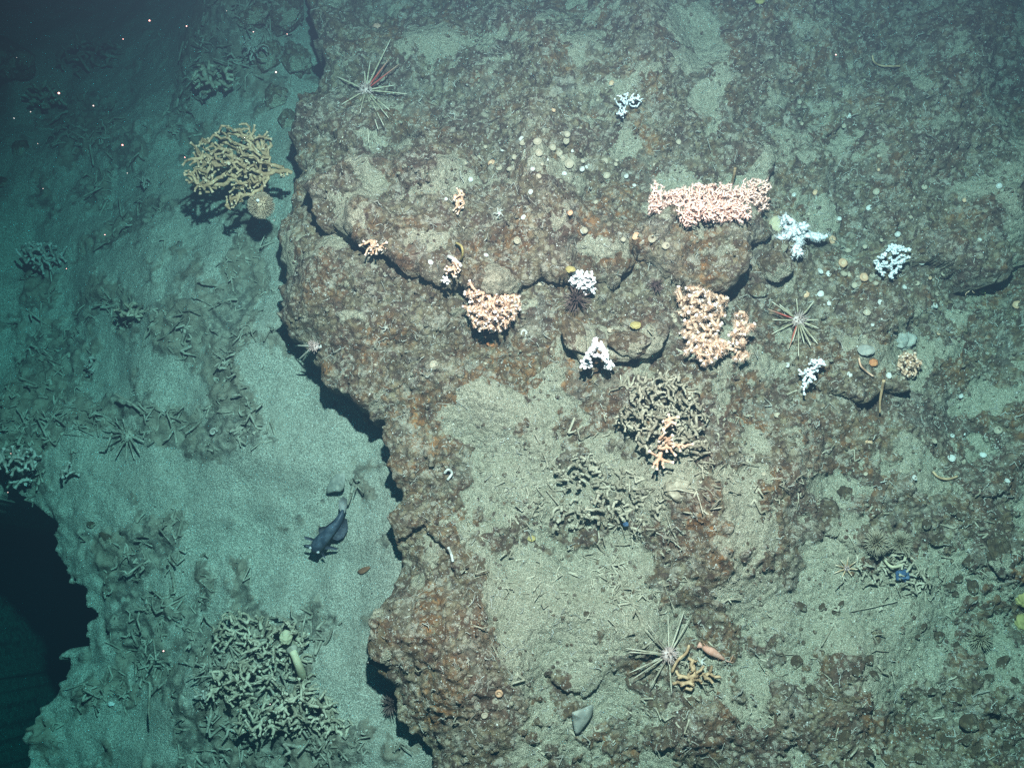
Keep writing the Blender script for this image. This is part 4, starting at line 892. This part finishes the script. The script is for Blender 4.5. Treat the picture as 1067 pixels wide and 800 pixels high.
    # small stars
    for lab, px, R_, mat in (('small white brittle star on the rock left of the boulders', (520, 222), 7, M_CUPW), ('small pale brittle star on the middle rock below the ledge', (402, 341), 8, M_GREYC), ('small pale brittle star on dead coral next to the shrimp', (731, 690), 6, M_CUPW), ('small cream brittle star under the right crack', (1010, 300), 8, M_PEACH2)):
        C = at(*px, .010); s = pxm(C); t = thing('brittle_star', lab, 'brittle star', C)
        V, F = lump(2, .05, 2, 3); part('disc', mesh_of('disc', V * .006 - np.outer((V * .006) @ NV * .4, NV), F, mat), t)
        for k in range(5):
            a = k * 1.2566 + R_; d = RGT * math.cos(a) + VV * math.sin(a); e = RGT * -math.sin(a) + VV * math.cos(a); L = R_ * s * RNG.uniform(.8, 1.3)
            V, F = sweep(curve([d * .003, d * L * .4 + e * L * .12, d * L * .75 - e * L * .10, d * L], 9), .0022 * np.linspace(1, .35, 9), 6); part('arm', mesh_of('arm', V, F, mat), t)
build_small()

# ------------------------------------------------------------------ what nobody could count
def twigs(px, py, rng, size, rad, spread=.35, K=5, up=.25):
    """crooked bits of dead coral lying on the terrain, seen at these pixels"""
    u, v, h = ground(px, py); P = world(u, v, h); Nn = normal(u, v, .02); n = len(P)
    a = rng.uniform(0, 2 * math.pi, n); T = nrm(np.outer(np.cos(a), RGT) + np.outer(np.sin(a), VV)); T = nrm(T - Nn * (T * Nn).sum(1)[:, None]); B = np.cross(Nn, T)
    L = rng.uniform(*size, n)[:, None]; R = rng.uniform(*rad, n); Vs = []; Fs = []; off = 0
    q = [P - T * L * .5 - Nn * (R * 1.3)[:, None]]
    for k in range(3):
        q.append(q[-1] + T * L / 3 + B * L * rng.normal(size=(n, 1)) * spread * .5 + Nn * L * rng.uniform(-.12, up, (n, 1)))
    for k in range(3):
        V, F = tubes(q[k], q[k + 1], R * (1.05 - .12 * k), R * (.95 - .15 * k), K); Vs.append(V); Fs.append(F + off); off += len(V)
    m = rng.random(n) < .6; f = nrm(q[2] - q[1] + B * L * rng.choice([-1, 1], (n, 1)) * .35 + Nn * L * .15)      # a side fork
    V, F = tubes(q[1][m], (q[1] + f * L * .4)[m], R[m] * .85, R[m] * .6, K); Vs.append(V); Fs.append(F + off)
    return np.concatenate(Vs), np.concatenate(Fs)
def spots_from(lst, n, rng, k=1.15):
    W = np.array([e[2] * e[3] * e[4] for e in lst]); c = rng.choice(len(lst), n, p=W / W.sum()); E = np.array(lst)[c]
    a = rng.normal(size=(n, 2)) * .62 * k
    return E[:, 0] + a[:, 0] * E[:, 2], E[:, 1] + a[:, 1] * E[:, 3]
def build_stuff():
    rng = np.random.default_rng(5)
    x, y = spots_from([e for e in DEBRIS], 5200, rng); m = (x > -30) & (x < 430) & (y > -30) & (y < 830); x, y = x[m], y[m]
    u, v, h = ground(x, y); k = bil(ROCK[0], ROCK[1], ROCK[3], u, v) < -.02; k &= hole_dist(u, v) > .02; x, y = x[k], y[k]
    uu, vv_, hh = ground(x, y); k = (fbm(uu, vv_, 7, 3, 333) + .25 * rng.normal(size=len(uu)) > 0.0) & (slope_fields(uu, vv_)[1] > .45); x, y = x[k], y[k]
    V, F = twigs(x, y, rng, (.014, .046), (.0022, .0064), 1.5, 5, .40); o = part('coral_rubble', mesh_of('coral_rubble', V, F, M_DEAD)); tag(o, 'dead coral rubble littering the left sand slope', 'coral rubble', kind='stuff')
    R = [(620, 500, 45, 30, 1), (660, 540, 50, 40, 1), (700, 430, 50, 45, 1), (590, 590, 60, 50, .7), (740, 480, 40, 40, .8), (930, 600, 40, 35, 1), (640, 600, 60, 40, .6), (725, 700, 30, 22, 1), (790, 500, 50, 30, .5), (540, 520, 60, 50, .4), (690, 610, 60, 30, .5), (500, 590, 30, 40, .4), (960, 630, 40, 30, .4), (1000, 560, 50, 40, .3), (880, 720, 80, 50, .25), (620, 740, 100, 50, .2)]
    x, y = spots_from(R, 1700, rng); uu, vv_, hh = ground(x, y); k = fbm(uu, vv_, 8, 3, 335) + .25 * rng.normal(size=len(uu)) > 0.05; x, y = x[k], y[k]
    V, F = twigs(x, y, rng, (.010, .034), (.0016, .0046), 1.5, 5, .40); o = part('coral_rubble', mesh_of('coral_rubble', V, F, M_DEADT)); tag(o, 'silted coral rubble between the sand patches of the outcrop', 'coral rubble', kind='stuff')
    # thin worm tubes and broken shell on the rock
    x = rng.uniform(300, 1085, 3600); y = rng.uniform(-10, 810, 3600); u, v, h = ground(x, y); k = bil(ROCK[0], ROCK[1], ROCK[3], u, v) > .02; x, y = x[k], y[k]
    V, F = twigs(x, y, rng, (.007, .026), (.0009, .0023), .9, 4); o = part('worm_crust', mesh_of('worm_crust', V, F, M_GREYC)); tag(o, 'pale worm tubes and shell bits crusting the rock', 'worm crust', kind='stuff')
    # knobbly growth on the rock
    n = 5200; x = rng.uniform(285, 1085, n); y = rng.uniform(-10, 810, n); u, v, h = ground(x, y); d = bil(ROCK[0], ROCK[1], ROCK[3], u, v); k = (d > .01) & (fbm(u, v, 5, 3, 301) > -.25); u, v, h = u[k], v[k], h[k]; P = world(u, v, h); n = len(P)
    s = rng.uniform(.0025, .0085, (n, 1, 1)) * rng.uniform(.7, 1.2, (n, 1, 3)); V = (ICO_V[None] * (1 + .22 * rng.normal(size=(n, 12, 1))) * s + P[:, None]).reshape(-1, 3)
    F = (ICO_F[None] + (np.arange(n) * 12)[:, None, None]).reshape(-1, 3); o = part('encrusting_growth', mesh_of('encrusting_growth', V, F, M_BOULDER)); tag(o, 'knobbly crust of small growths over the rock', 'crust', kind='stuff')
    # grit on the sand
    n = 1700; x = rng.uniform(-10, 1085, n); y = rng.uniform(30, 810, n); u, v, h = ground(x, y); P = world(u, v, h); n = len(P)
    s = rng.uniform(.0012, .0036, (n, 1, 1)) * rng.uniform(.7, 1.2, (n, 1, 3)); V = (ICO_V[None] * s + P[:, None]).reshape(-1, 3)
    F = (ICO_F[None] + (np.arange(n) * 12)[:, None, None]).reshape(-1, 3); half = len(F) // 3 // 20 * 20
    o = part('shell_grit', mesh_of('shell_grit', V[:half // 20 * 12], F[:half], M_CUPW)); tag(o, 'white shell grit sprinkled over rock and sand', 'shell grit', kind='stuff')
    o = part('dark_grit', mesh_of('dark_grit', V[half // 20 * 12:], F[half:] - half // 20 * 12, M_STONE)); tag(o, 'dark grit sprinkled over rock and sand', 'grit', kind='stuff')
    # marine snow drifting in the water
    n = 26; x = np.where(rng.random(n) < .6, rng.uniform(-10, 300, n), rng.uniform(0, 1067, n)); y = np.where(rng.random(n) < .6, rng.uniform(0, 260, n), rng.uniform(0, 800, n)); d = rays(x, y); z = rng.uniform(2.1, 2.9, n)
    P = CAM[None] + d * z[:, None]; s = rng.uniform(.0008, .0022, n)[:, None, None]; V = (ICO[1][0][None] * s + P[:, None]).reshape(-1, 3); F = (ICO[1][1][None] + (np.arange(n) * 42)[:, None, None]).reshape(-1, 3)
    o = part('marine_snow', mesh_of('marine_snow', V, F, M_SNOW)); tag(o, 'pale specks of marine snow drifting in the water', 'marine snow', kind='stuff')
build_stuff()
